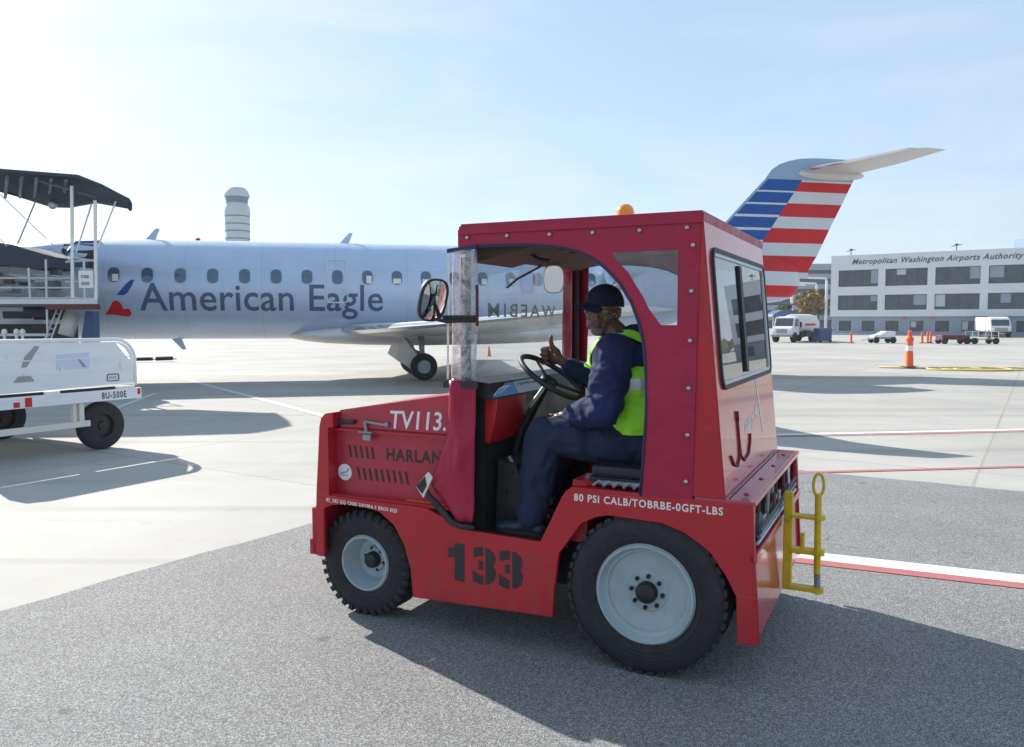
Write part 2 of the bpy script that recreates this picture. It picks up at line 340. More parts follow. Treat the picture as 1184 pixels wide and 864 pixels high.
# concrete apron
def ground_mats():
    m,nt,b=newmat('concrete_apron'); tc=N(nt,'ShaderNodeTexCoord'); L=nt.links.new
    mp=N(nt,'ShaderNodeMapping'); mp.inputs['Rotation'].default_value=(0,0,R(-57)); L(tc.outputs['Object'],mp.inputs['Vector'])
    # joints : after rotation x along e1, y across
    sp=N(nt,'ShaderNodeSeparateXYZ'); L(mp.outputs[0],sp.inputs[0])
    wob=N(nt,'ShaderNodeTexNoise'); wob.inputs['Scale'].default_value=6; L(tc.outputs['Object'],wob.inputs['Vector'])
    def joint(sock,phase,per,w):
        a=N(nt,'ShaderNodeMath',operation='ADD'); L(sock,a.inputs[0]); a.inputs[1].default_value=-phase+per*200
        w2=N(nt,'ShaderNodeMath',operation='MULTIPLY_ADD'); L(wob.outputs[0],w2.inputs[0]); w2.inputs[1].default_value=.02; L(a.outputs[0],w2.inputs[2])
        f=N(nt,'ShaderNodeMath',operation='MODULO'); L(w2.outputs[0],f.inputs[0]); f.inputs[1].default_value=per
        c=N(nt,'ShaderNodeMath',operation='SUBTRACT'); L(f.outputs[0],c.inputs[0]); c.inputs[1].default_value=per/2
        d=N(nt,'ShaderNodeMath',operation='ABSOLUTE'); L(c.outputs[0],d.inputs[0])
        g=N(nt,'ShaderNodeMapRange'); g.inputs['From Min'].default_value=per/2-w; g.inputs['From Max'].default_value=per/2-w*.4; L(d.outputs[0],g.inputs[0]); return g.outputs[0]
    j1=joint(sp.outputs[0],5.67,4.4,.022); j2=joint(sp.outputs[1],9.22,4.35,.022)
    mx=N(nt,'ShaderNodeMath',operation='MAXIMUM'); L(j1,mx.inputs[0]); L(j2,mx.inputs[1])
    n1=N(nt,'ShaderNodeTexNoise'); n1.inputs['Scale'].default_value=.35; n1.inputs['Detail'].default_value=8; n1.inputs['Roughness'].default_value=.6; L(tc.outputs['Object'],n1.inputs['Vector'])
    n2=N(nt,'ShaderNodeTexNoise'); n2.inputs['Scale'].default_value=90; n2.inputs['Detail'].default_value=5; L(tc.outputs['Object'],n2.inputs['Vector'])
    vor=N(nt,'ShaderNodeTexNoise'); vor.inputs['Scale'].default_value=2.2; vor.inputs['Detail'].default_value=10; vor.inputs['Roughness'].default_value=.7; L(tc.outputs['Object'],vor.inputs['Vector'])
    r=N(nt,'ShaderNodeValToRGB'); r.color_ramp.elements[0].position=.3; r.color_ramp.elements[0].color=(.325,.312,.288,1); r.color_ramp.elements[1].position=.65; r.color_ramp.elements[1].color=(.425,.408,.377,1); L(n1.outputs[0],r.inputs[0])
    r2=N(nt,'ShaderNodeMapRange'); r2.inputs['From Min'].default_value=.3; r2.inputs['From Max'].default_value=.7; r2.inputs['To Min'].default_value=.90; r2.inputs['To Max'].default_value=1.08; L(n2.outputs[0],r2.inputs[0])
    s=N(nt,'ShaderNodeVectorMath',operation='SCALE'); L(r.outputs[0],s.inputs[0]); L(r2.outputs[0],s.inputs['Scale'])
    st=N(nt,'ShaderNodeMapRange'); st.inputs['From Min'].default_value=.60; st.inputs['From Max'].default_value=.74; st.inputs['To Max'].default_value=.45; L(vor.outputs[0],st.inputs[0])
    m1=N(nt,'ShaderNodeMix',data_type='RGBA'); L(st.outputs[0],m1.inputs[0]); L(s.outputs[0],m1.inputs[6]); m1.inputs[7].default_value=(.24,.225,.20,1)
    m2=N(nt,'ShaderNodeMix',data_type='RGBA'); L(mx.outputs[0],m2.inputs[0]); L(m1.outputs[2],m2.inputs[6]); m2.inputs[7].default_value=(.30,.28,.25,1)
    def cell(sock,phase,per):
        a=N(nt,'ShaderNodeMath',operation='MULTIPLY_ADD'); L(sock,a.inputs[0]); a.inputs[1].default_value=1/per; a.inputs[2].default_value=-phase/per+200.5
        f=N(nt,'ShaderNodeMath',operation='FLOOR'); L(a.outputs[0],f.inputs[0]); return f.outputs[0]
    cb=N(nt,'ShaderNodeCombineXYZ'); L(cell(sp.outputs[0],5.67+2.2,4.4),cb.inputs[0]); L(cell(sp.outputs[1],9.22+2.175,4.35),cb.inputs[1])
    wn=N(nt,'ShaderNodeTexWhiteNoise',noise_dimensions='2D'); L(cb.outputs[0],wn.inputs['Vector'])
    wr_=N(nt,'ShaderNodeMapRange'); wr_.inputs['To Min'].default_value=.93; wr_.inputs['To Max'].default_value=1.05; L(wn.outputs['Value'],wr_.inputs[0])
    mpr=N(nt,'ShaderNodeMapping'); mpr.inputs['Rotation'].default_value=(0,0,R(12)); mpr.inputs['Scale'].default_value=(.05,1.1,1); L(tc.outputs['Object'],mpr.inputs[0])
    nr=N(nt,'ShaderNodeTexNoise'); nr.inputs['Scale'].default_value=1.5; nr.inputs['Detail'].default_value=7; nr.inputs['Roughness'].default_value=.62; L(mpr.outputs[0],nr.inputs['Vector'])
    rr2=N(nt,'ShaderNodeMapRange'); rr2.inputs['From Min'].default_value=.54; rr2.inputs['From Max'].default_value=.70; rr2.inputs['To Min'].default_value=1; rr2.inputs['To Max'].default_value=.76; L(nr.outputs[0],rr2.inputs[0])
    mm_=N(nt,'ShaderNodeMath',operation='MULTIPLY'); L(wr_.outputs[0],mm_.inputs[0]); L(rr2.outputs[0],mm_.inputs[1])
    sc_=N(nt,'ShaderNodeVectorMath',operation='SCALE'); L(m2.outputs[2],sc_.inputs[0]); L(mm_.outputs[0],sc_.inputs['Scale'])
    L(sc_.outputs[0],b.inputs['Base Color']); b.inputs['Roughness'].default_value=.85
    bp=N(nt,'ShaderNodeBump'); bp.inputs['Strength'].default_value=.25; bp.inputs['Distance'].default_value=.004; L(n2.outputs[0],bp.inputs['Height']); L(bp.outputs[0],b.inputs['Normal'])
    M['concrete']=m
    m,nt,b=newmat('asphalt'); L=nt.links.new; tc=N(nt,'ShaderNodeTexCoord')
    v=N(nt,'ShaderNodeTexVoronoi'); v.inputs['Scale'].default_value=210; L(tc.outputs['Object'],v.inputs['Vector'])
    v2=N(nt,'ShaderNodeTexNoise'); v2.inputs['Scale'].default_value=260; v2.inputs['Detail'].default_value=3; L(tc.outputs['Object'],v2.inputs['Vector'])
    n1=N(nt,'ShaderNodeTexNoise'); n1.inputs['Scale'].default_value=.9; n1.inputs['Detail'].default_value=8; n1.inputs['Roughness'].default_value=.65; L(tc.outputs['Object'],n1.inputs['Vector'])
    r=N(nt,'ShaderNodeValToRGB'); e=r.color_ramp.elements; e[0].position=.12; e[0].color=(.12,.12,.122,1); e[1].position=.95; e[1].color=(.44,.435,.42,1); x=e.new(.55); x.color=(.20,.20,.20,1)
    sx=N(nt,'ShaderNodeSeparateColor'); L(v.outputs['Color'],sx.inputs[0]); L(sx.outputs[0],r.inputs[0])
    r2=N(nt,'ShaderNodeMapRange'); r2.inputs['From Min'].default_value=.25; r2.inputs['From Max'].default_value=.75; r2.inputs['To Min'].default_value=.86; r2.inputs['To Max'].default_value=1.16; L(n1.outputs[0],r2.inputs[0])
    s=N(nt,'ShaderNodeVectorMath',operation='SCALE'); L(r.outputs[0],s.inputs[0]); L(r2.outputs[0],s.inputs['Scale']);
    # cracks
    vc=N(nt,'ShaderNodeTexVoronoi',feature='DISTANCE_TO_EDGE'); vc.inputs['Scale'].default_value=.28
    ds=N(nt,'ShaderNodeTexNoise'); ds.inputs['Scale'].default_value=1.2; ds.inputs['Detail'].default_value=9; L(tc.outputs['Object'],ds.inputs['Vector'])
    ad=N(nt,'ShaderNodeVectorMath',operation='MULTIPLY_ADD'); L(ds.outputs['Color'],ad.inputs[0]); ad.inputs[1].default_value=(.5,.5,0); L(tc.outputs['Object'],ad.inputs[2]); L(ad.outputs[0],vc.inputs['Vector'])
    cr=N(nt,'ShaderNodeMapRange'); cr.inputs['From Min'].default_value=.0; cr.inputs['From Max'].default_value=.004; cr.inputs['To Min'].default_value=.5; cr.inputs['To Max'].default_value=0; L(vc.outputs['Distance'],cr.inputs[0])
    mk=N(nt,'ShaderNodeMapRange'); mk.inputs['From Min'].default_value=.5; mk.inputs['From Max'].default_value=.62; L(n1.outputs[0],mk.inputs[0])
    mm=N(nt,'ShaderNodeMath',operation='MULTIPLY'); L(cr.outputs[0],mm.inputs[0]); L(mk.outputs[0],mm.inputs[1])
    m1=N(nt,'ShaderNodeMix',data_type='RGBA'); L(mm.outputs[0],m1.inputs[0]); L(s.outputs[0],m1.inputs[6]); m1.inputs[7].default_value=(.02,.02,.02,1)
    ol=N(nt,'ShaderNodeTexVoronoi'); ol.inputs['Scale'].default_value=2.1; L(ad.outputs[0],ol.inputs['Vector'])
    om=N(nt,'ShaderNodeMapRange'); om.inputs['From Min'].default_value=.10; om.inputs['From Max'].default_value=.05; om.inputs['To Max'].default_value=.45; L(ol.outputs['Distance'],om.inputs[0])
    m3=N(nt,'ShaderNodeMix',data_type='RGBA'); L(om.outputs[0],m3.inputs[0]); L(m1.outputs[2],m3.inputs[6]); m3.inputs[7].default_value=(.045,.045,.047,1)
    L(m3.outputs[2],b.inputs['Base Color']); b.inputs['Roughness'].default_value=.8
    hs=N(nt,'ShaderNodeMath',operation='ADD'); L(v.outputs['Distance'],hs.inputs[0]); L(v2.outputs[0],hs.inputs[1])
    bp=N(nt,'ShaderNodeBump'); bp.inputs['Strength'].default_value=.7; bp.inputs['Distance'].default_value=.006; L(hs.outputs[0],bp.inputs['Height']); L(bp.outputs[0],b.inputs['Normal'])
    M['asphalt']=m
    for nm,c,bd in (('linewhite',(.66,.66,.64),(.22,.22,.21)),('linered',(.40,.13,.13),(.22,.18,.17)),('linefaint',(.56,.56,.54),(.44,.43,.41)),('linepink',(.48,.20,.20),(.42,.38,.36))):
        M[nm]=mat(nm,c,.8,dirt=.95,dcol=bd,var=.12,vs=14)
ground_mats()
SUNE=5.0; SKS=.090; EXPO=.80; SKA=1.0; SKD=.8; HAZE=.00045; SKM=.55; SKC=(3.6,5.1,6.7)
# ------------------------------------------------------------------ baggage tug
TX,TY,TRZ=.6311,3.6538,R(154)
SI=lambda a,b,t:Vector((a,t,b))          # side plates: (u,w) at v=t
W=-1.55
def arc(cu,cw,r,a0,a1,n):
    return [(cu+r*math.cos(R(a0+(a1-a0)*i/n)),cw+r*math.sin(R(a0+(a1-a0)*i/n))) for i in range(n+1)]
tug=thing('baggage_tractor','red baggage tractor numbered 133 with maroon canvas cab, parked on the asphalt','baggage tractor',(TX,TY,0),TRZ)
# side frame plates
prof=[(1.92,.33),(1.925,.60),(1.90,.675),(1.56,.668),(1.214,.668),(1.10,.632),(1.02,.592),(.90,.577),(.548,.566),(.435,.80),(.415,.832),(.38,.853),(-.45,.851),(-.462,.60),(-.485,.245),(-.40,.231),
      (-.392,.44),(-.345,.53),(-.27,.63),(-.16,.70),(-.05,.735),(.21,.742),(.27,.725),(.34,.688),(.456,.527),(.478,.353),(.487,.21),(1.283,.188),(1.297,.34),(1.335,.46),(1.40,.56),(1.49,.622),(1.60,.645),(1.72,.645),(1.83,.625),(1.875,.60),(1.875,.33)]
for v0,v1 in ((-.028,0),(W,W+.028)):
    plate('frame_plate',[prof],SI,v0,v1,M['red'],tug,bev=.004)
b=MB(); b.box((-.42,-.30,.27),(1.85,W+.30,.54),.01); b.box((.42,-.032,.55),(1.03,W+.032,.566)); b.box((1.3,-.25,.5),(1.83,W+.25,.66)); b.box((-.40,-.34,.5),(.40,W+.34,.74)); b.build('chassis',M['blackpaint'],tug)
b=MB(); b.box((-.2,-.032,.835),(.40,W+.032,.85)); b.tube([(.40,-.014,.846),(-.33,-.014,.846)],.006); b.build('fender_deck',M['red'],tug)
# rear deck with back rack
b=MB(); b.box((-.449,.0,.852),(-.20,W,.866),.004)
for i in range(4): b.lathe([(.012,0),(.012,.006),(0,.008)],(-.40,-.15-.4*i,.866),n=8)
b.build('rear_deck',M['deckred'],tug)
b=MB(); b.box((-.3505,-.02,.8665),(-.345,W+.02,.8685)); b.build('deck_seam',M['black'],tug)
b=MB()
b.prism([(-.455,.59),(-.475,.24),(-.455,.24),(-.435,.59)],SI,-.028,W+.028); b.box((-.43,-.03,.60),(-.36,W+.03,.62)); b.box((-.36,-.03,.60),(-.34,W+.03,.85)); b.build('rear_plate',M['rearred'],tug)
b=MB(); b.box((-.475,-.0,.60),(-.44,W,.635),.004); b.box((-.464,0,.845),(-.447,W,.865),.003); b.box((-.455,-.001,.63),(-.435,-.05,.85)); b.box((-.455,W+.05,.63),(-.435,W,.85)); b.build('rear_rack_frame',M['rearred'],tug)
rr=random.Random(3); cols=[M['maroon'],M['dull'],M['machine'],M['galv'],M['black'],M['red'],M['decalpale'],M['stencil']]
b=MB()
for i in range(30):
    b.mi=rr.choice([0,0,1,2,3,4,4,5,6,7]); v=-.08-i*.048; x=-.40-rr.random()*.045
    k=rr.random()
    if k<.45: b.tube([(x,v,.64),(x,v+rr.uniform(-.05,.05),.83)],rr.uniform(.008,.02),8)
    elif k<.8:
        b.tube([(x,v,.64+rr.random()*.03),(x-.03,v-.06,.70+rr.random()*.05),(x-.01,v-.14,.76+rr.random()*.06)],rr.uniform(.006,.012),6)
    else: b.box((x-.02,v-.05,.66),(x+.02,v+.02,.66+rr.uniform(.05,.16)),.004)
for k in range(3): b.mi=(6,1,2)[k]; b.tube([(-.455-.006*k,-.12,.655+.03*k),(-.462,W+.15,.66+.035*k)],.008,6)
b.build('coupling_rods',cols,tug)
# bracket + hitch
b=MB(); b.box((-.525,-.758,.26),(-.482,-.802,.77),.006)
for w,th,l in ((.648,.018,-.668),(.47,.026,-.668),(.275,.022,-.668)):
    b.box((-.52,-.750,w-th/2),(l+.02,-.810,w+th/2),.004); b.lathe([(0,-th/2-.001),(.034,-th/2-.001),(.034,th/2+.001),(0,th/2+.001)],(l+.02,-.78,w),n=16)
b.tube([(-.575,-.78,.48),(-.575,-.78,.56)],.010,8); b.build('hitch_jaw',M['yellow'],tug)
b=MB(); b.tube([(-.652,-.78,.255),(-.648,-.78,.40)],.016,10); b.build('hitch_pin_tip',M['dull'],tug)
b=MB(); b.tube([(-.648,-.78,.36),(-.646,-.78,.77)],.017,10)
lp=[(-.646+.0,-.78+.026*math.sin(a)*1.0,.815+.058*-math.cos(a)) for a in [2*pi*k/20 for k in range(20)]]
lp=[(-.646+.024*math.sin(a),-.78+.012*math.sin(a),.815-.058*math.cos(a)) for a in [2*pi*k/20 for k in range(20)]]
b.tube(lp,.008,8,closed=True); b.build('hitch_pin',M['yellow'],tug)
# hood
hp=[(1.798,1.046),(1.798,1.150),(1.60,1.182),(1.10,1.262),(1.0,1.27),(1.0,1.046)]
b=MB(); b.prism(hp,SI,-.05,W+.05); 
bmesh.ops.bevel(b.bm,geom=[e for e in b.bm.edges if abs((e.verts[0].co-e.verts[1].co).y)<.01],offset=.014,segments=3,affect='EDGES')
b.build('hood',M['hoodred'],tug,auto=40)
b=MB(); b.box((1.0,-.08,.665),(1.84,W+.08,1.045)); b.build('engine_side_panel',M['hoodred'],tug)
b=MB(); b.prism([(1.835,.66),(1.925,.60),(1.92,.70),(1.893,1.06),(1.880,1.108),(1.852,1.133),(1.80,1.142),(1.80,1.06),(1.835,1.058)],SI,-.002,W+.002)
b.box((1.0,-.02,.668),(1.835,-.085,.684)); b.box((1.0,-.05,1.036),(1.84,-.085,1.05)); b.build('front_shroud',M['red'],tug,auto=30)
b=MB(); b.box((1.925,-.0,.335),(1.955,W,.60),.006); b.box((1.92,.0,.33),(1.975,W,.42),.008); b.build('front_bumper',M['red'],tug)
b=MB()
for k in range(9): b.prism([(1.93-.002*k,.72+.034*k),(1.936-.002*k,.72+.034*k),(1.934-.002*k,.738+.034*k),(1.928-.002*k,.738+.034*k)],SI,-.3,W+.3)
b.build('grille',M['black'],tug)
for vv in (-.15,W+.15):
    b=MB(); b.lathe([(0,0),(.055,0),(.065,.012),(.06,.03),(0,.045)],(1.905,vv,.92),(1,0,.05),n=20); b.build('headlight',M['cream'],tug,auto=40)
b=MB(); b.box((1.10,-.078,.682),(1.36,-.055,.689)); b.build('side_rail_strip',M['orange'],tug)
# slots
b=MB()
for k in range(5): u=1.755-.038*k; b.prism([(u,.955),(u-.012,.955),(u-.024,.888),(u-.012,.888)],SI,-.0799,-.0775)
for k in range(9): u=1.700-.0395*k; b.prism([(u,.835),(u-.013,.835),(u-.027,.768),(u-.014,.768)],SI,-.0799,-.0775)
b.build('cooling_slots',M['black'],tug)
b=MB(); b.lathe([(0,0),(.046,0),(.046,.002),(0,.002)],(1.781,-.0798,.80),(0,1,0),n=32); o=b.build('round_decal',M['white'],tug)
b=MB(); 
b.tube([(1.815,-.0765,.79),(1.79,-.0765,.798),(1.768,-.0765,.802),(1.752,-.0765,.822)],.003,5); b.tube([(1.81,-.0765,.783),(1.757,-.0765,.783)],.002,5); b.build('decal_mark',M['decalblue'],o)
# latch and handle on hood
b=MB(); b.tube([(1.80,-.046,1.085),(1.68,-.04,1.092)],.013,10); b.build('hood_handle',M['stencil'],tug)
b=MB(); b.tube([(1.61,-.04,1.098),(1.47,-.04,1.085)],.007,8); b.tube([(1.61,-.036,1.10),(1.60,-.036,1.04)],.009,8); b.box((1.565,-.05,1.036),(1.65,-.03,1.044)); b.box((1.575,-.05,.995),(1.625,-.035,1.028),.003); b.ell((1.47,-.038,1.088),(.014,.01,.014)); b.build('hood_latch',M['dull'],tug,auto=40)
# lettering
LT=lambda u0,v0,w0,sl=0:(lambda x,y,z:Vector((u0-x,v0+z,w0+y+sl*x)))
text('unit_number','TV113.',LT(1.452,-.0495,1.068,.02),(.345,.098),M['letter'],tug,bold=.012,shear=.12,ext=.0012)
text('maker_lettering','HARLAN',LT(1.50,-.0795,.888,.012),(.345,.068),M['stencil'],tug,bold=.03,spacing=1.15,ext=.0012)
def digit(ch,u0,w0,wd,hg,gap):
    o=text('side_digit',ch,LT(u0,.0005,w0,.012),(wd,hg),M['stencil'],tug,bold=.05,ext=.0012)
    if gap:
        bm=bmesh.new(); bm.from_mesh(o.data); uc=u0-wd*gap
        for c in (uc-.0065,uc+.0065): bmesh.ops.bisect_plane(bm,geom=bm.verts[:]+bm.edges[:]+bm.faces[:],plane_co=(c,0,0),plane_no=(1,0,0))
        bmesh.ops.delete(bm,geom=[f for f in bm.faces if abs(f.calc_center_median().x-uc)<.0064],context='FACES'); bm.to_mesh(o.data); bm.free()
digit('1',1.030,.312,.058,.195,0)
b=MB(); b.prism([(0,.05),(0,.0),(.035,.02),(.035,.07)],lambda a,c,t:Vector((1.032+a*1.0,t,.437+c-a*.9)),.0006,.0017); b.build('digit_flag',M['stencil'],tug); digit('3',.925,.312,.135,.195,.5); digit('3',.775,.312,.135,.195,.5)
b=MB()
for (u,w,h) in ((.955,.33,.055),(.955,.46,.06),(.80,.315,.05),(.80,.465,.06),(.80,.385,.03),(.69,.315,.05),(.69,.465,.06)):
    pass
b.bm.free()
text('torque_note','80 PSI CALB/TOBRBE-0GFT-LBS',LT(.374,.0005,.792,.004),(.70,.036),M['letter'],tug,bold=.02,spacing=1.15,ext=.0012)
text('front_torque_note','85_382 QQ CNBS DAVIRA F BROS 8QS',LT(1.85,.0005,.640,-.034),(.47,.024),M['letter'],tug,bold=.02,spacing=1.2,ext=.0012)
# wheels
def make_tyre(r,wd,rimr,lug):
    b=MB(); h=wd/2
    pr=[(rimr,-h*.80),(rimr+.02,-h*.95),(r-.07,-h*1.0),(r-.03,-h*.93),(r-.012,-h*.80),(r-.006,-h*.4),(r-.006,h*.4),(r-.012,h*.80),(r-.03,h*.93),(r-.07,h),(rimr+.045,h*1.0),(rimr+.02,h*.95),(rimr,h*.80)]
    b.lathe(pr,(0,0,0),(0,1,0),n=72)
    n=34 if lug else 46
    for k in range(n):
        a=2*pi*k/n
        for s in (-1,1):
            Mx=Matrix.Rotation(a+(pi/n if s>0 else 0),4,'Y')
            if lug: b.box((-.016,s*h*.12,r-.022),(.013,s*h*.94,r-.001),0,Mx); b.box((-.013,s*h*.86,r-.042),(.010,s*h*1.0,r-.012),0,Mx)
            else: b.box((-.017,s*h*.45,r-.02),(.015,s*h*.93,r-.002),0,Mx)
    for k in range(3): 
        rr_=rimr+.03+.018*k; b.lathe([(rr_,h*1.0),(rr_+.002,h*1.018),(rr_+.006,h*1.018),(rr_+.008,h*1.0)],(0,0,0),(0,1,0),n=60)
    return b
def wheel(name,u,v,r,wd,rimr,lug,side,label=None):
    s=1 if side>0 else -1
    t=bpy.data.objects.new(name,None); COL.objects.link(t); t.parent=tug; t.location=(u,v,r); t.rotation_euler=(0,0.3*s,0 if side>0 else pi)
    make_tyre(r,wd,rimr,lug).build('tyre',M['tyre'],t,auto=35)
    h=wd/2; b=MB()
    if not lug: pr=[(rimr+.004,h*.86),(rimr-.006,h*.98),(rimr-.014,h*.98),(rimr-.022,h*.7),(rimr-.03,h*.6),(rimr-.042,h*.58),(rimr-.048,h*.45),(.10,h*.40),(.09,h*.47),(.05,h*.48),(0,h*.48)]
    else: pr=[(rimr+.004,h*.86),(rimr-.004,h*.98),(rimr-.012,h*.98),(rimr-.018,h*.7),(rimr-.035,h*.1),(rimr-.045,-h*.15),(.07,-h*.2),(.065,h*.0),(.0,h*.0)]
    b.lathe(pr,(0,0,0),(0,1,0),n=48); b.build('rim',M['rim'],t,auto=35)
    b=MB(); hh=(.48 if not lug else 0)*h; hr=.047 if not lug else .042
    b.lathe([(hr+.004,hh-.004),(hr+.004,hh+.025),(hr-.004,hh+.04),(hr-.014,hh+.045),(0,hh+.046)],(0,0,0),(0,1,0),n=24)
    nn=8 if not lug else 6; br=.075 if not lug else .062; bh=h*.46 if not lug else -h*.17
    for k in range(nn):
        a=2*pi*(k+.5)/nn; b.lathe([(.0105,0),(.0105,.016),(.006,.022),(0,.022)],(br*math.cos(a),bh,br*math.sin(a)),(0,1,0),n=6)
    b.build('hub',M['hub'],t,auto=35)
    return t
for sd,vr,vf in ((1,-.118,-.17),(-1,W+.118,W+.17)):
    wheel('rear_wheel',.030,vr,.383,.225,.234,False,sd)
    wheel('front_wheel',1.655,vf,.297,.20,.155,True,sd)
# cab : canvas side curtains
arch=[(.048,.849),(.036,1.05),(.026,1.22),(.027,1.38),(.040,1.533),(.062,1.63),(.100,1.728),(.155,1.815),(.225,1.887),(.285,1.932),(.353,1.965),(.42,1.983),(.484,1.995),(.58,2.006),(.665,2.011),(.80,2.013),(.926,2.013)]
outer=[(1.0,2.013),(1.0,2.098),(-.21,2.098),(-.19,.853)]
tri=[(.200,1.957),(.165,1.915),(.115,1.862),(.081,1.806),(.045,1.752),(.02,1.70),(-.037,1.627),(-.111,1.627),(-.111,1.957)]
def wavy(o,amp=.006):
    me=o.data; bm=bmesh.new(); bm.from_mesh(me)
    for ax,n0,n1,st in ((0,-.3,1.3,.05),(2,.5,2.2,.05)):
        c=n0
        while c<n1:
            no=(1,0,0) if ax==0 else (0,0,1); bmesh.ops.bisect_plane(bm,geom=bm.verts[:]+bm.edges[:]+bm.faces[:],plane_co=(c if ax==0 else 0,0,c if ax==2 else 0),plane_no=no); c+=st
    bmesh.ops.triangulate(bm,faces=[f for f in bm.faces if len(f.verts)>4])
    for v in bm.verts: v.co.y+=amp*noise.noise(Vector((v.co.x*4,v.co.z*3,1.3)))
    bm.to_mesh(me); bm.free()
for v0,s in ((.002,1),(W-.002,-1)):
    vi=v0-.004*s
    o=plate('canvas_curtain',[arch+outer,tri],SI,min(v0,vi),max(v0,vi),M['canvas'],tug); wavy(o,.006)
    c=o
    b=MB(); b.tube([(a,v0,w) for a,w in arch],.007,8); b.build('edge_piping',M['navytrim'],c,smooth=True)
    plate('quarter_window',[tri],SI,v0-.004*s,v0-.005*s,M['vinylq'],c)
    b=MB()
    for u,w in [(.946,2.056),(.725,2.056),(.502,2.052),(.286,2.05),(.063,2.05),(-.151,2.052),(-.178,1.975),(-.174,1.775),(-.172,1.559),(-.168,1.349),(-.166,1.141),(-.162,.932)]:
        b.lathe([(0,-.001),(.0105,-.001),(.0105,.003),(.006,.007),(0,.008)],(u,v0+.0055*s,w),(0,s,0),n=14)
    b.build('snap_fasteners',M['steel'],c,smooth=True)
# cab steel pillar and rear panel
U=lambda w:-.215-.117*(2.11-w)/1.244
for v0,v1 in ((-.0045,-.05),(W+.0045,W+.05)):
    b=MB(); b.prism([(-.19,2.10),(-.215,2.10),(U(.87),.867),(-.15,.867)],SI,v0,v1); b.build('rear_pillar',M['red'],tug)
RP=lambda a,w,t:Vector((U(w)+t,a,w))
def rrect(x0,x1,y0,y1,r,n=5):
    out=[]
    for cx,cy,a0 in ((x1-r,y1-r,0),(x0+r,y1-r,90),(x0+r,y0+r,180),(x1-r,y0+r,270)):
        out+=arc(cx,cy,r,a0,a0+90,n)
    return out
wh=rrect(-1.50,-.10,1.345,1.965,.06)
plate('rear_panel',[[(.0,.867),(W,.867),(W,2.10),(.0,2.10)],wh],RP,-.004,-.001,M['rearred'],tug)
wn=bpy.data.objects.new('rear_window',None); COL.objects.link(wn); wn.parent=tug
plate('rubber_seal',[rrect(-1.508,-.092,1.337,1.973,.068),rrect(-1.492,-.108,1.353,1.957,.052)],RP,-.016,.006,M['black'],wn,bev=.003)
plate('aluminium_frame',[rrect(-1.492,-.108,1.353,1.957,.052),rrect(-1.48,-.12,1.370,1.938,.04)],RP,-.010,.003,M['galv'],wn)
plate('pane',[rrect(-1.48,-.12,1.370,1.938,.04)],RP,-.002,-.001,M['rearglass'],wn)
b=MB()
for v0,v1 in ((-.70,-.76),): b.prism([(U(1.925)-.014,1.925),(U(1.385)-.014,1.385),(U(1.385)+.006,1.385),(U(1.925)+.006,1.925)],SI,v0,v1)
b.build('mullion',M['black'],wn)
# towing hook emblem and script on rear panel
b=MB(); H=lambda v,w:(U(w)-.008,v,w)
b.tube([H(-.38,1.19),H(-.385,1.06),H(-.37,1.0),H(-.30,.965),H(-.22,.985),H(-.17,1.03)],.006,8)
b.tube([H(-.385,1.06),H(-.40,1.0),H(-.48,.965),H(-.60,.98),H(-.66,1.03),H(-.68,1.07)],.006,8); b.tube([H(-.38,1.17),H(-.38,1.215)],.009,6); b.build('coat_hook',M['maroon'],tug,smooth=True)
RT=lambda v0,w0,sl:(lambda x,y,z:Vector((U(w0+y+sl*x)-.0045-z,v0-x,w0+y+sl*x)))
text('rear_script','suary X',RT(-.56,1.06,.12),(.40,.10),M['letter'],tug,bold=.02,shear=.25,ext=.001)
b=MB(); b.prism([(0,0),(.05,0),(.02,.30),(-.01,.30)],lambda a,c,t:Vector((U(1.03+c)-.0045-t,-.99+.0-a*.9-c*-.35+ -.08,1.03+c)),0,.001); b.build('rear_arrow_mark',M['letter'],tug)
# roof
b=MB(); b.box((-.218,.006,2.1),(.985,W-.006,2.125),.006); b.box((-.222,.012,2.072),(.99,.006,2.112)); b.box((-.222,W-.012,2.072),(.99,W-.006,2.112)); b.box((-.224,.012,2.078),(-.2185,W-.012,2.112)); b.build('cab_roof',M['canvas'],tug)
b=MB(); b.box((-.18,-.04,2.062),(.95,W+.04,2.08)); b.prism([(.97,1.94),(.955,2.05),(.55,2.06),(.60,2.02)],SI,-.10,-.55); b.prism([(.965,1.97),(.95,2.05),(.45,2.06),(.6,2.03)],SI,-.62,W+.1); b.build('headliner',M['beige'],tug)
b=MB(); b.box((.70,-.2,2.0),(.80,-.32,2.05),.01); b.tube([(.78,-.30,2.02),(.72,-.34,1.965),(.66,-.36,1.955)],.013); b.box((.55,-.4,2.01),(.7,-.46,2.05),.008); b.tube([(.9,-.1,2.03),(.6,-.7,2.02)],.008); b.build('overhead_fittings',M['black'],tug)
b=MB()
b.tube([(.965,-.03,.57),(.965,-.03,2.08)],.018,8); b.tube([(.965,W+.03,.57),(.965,W+.03,2.08)],.018,8); b.tube([(.965,-.03,2.055),(.965,W+.03,2.055)],.018,8)
for v in (-.045,W+.045): b.tube([(-.15,v,.86),(-.13,v,2.07)],.018,8)
b.build('cab_frame',M['blackpaint'],tug)
b=MB(); b.lathe([(.085,0),(.085,.012),(.06,.02)],(.379,-.75,2.125),n=24); bb=b.build('beacon_lamp',M['black'],tug,auto=30)
b=MB(); b.lathe([(.050,.0),(.0515,.012),(.049,.10),(.038,.125),(.018,.138),(0,.140)],(.379,-.75,2.143),n=28); b.build('amber_lens',M['amber'],bb,auto=35)
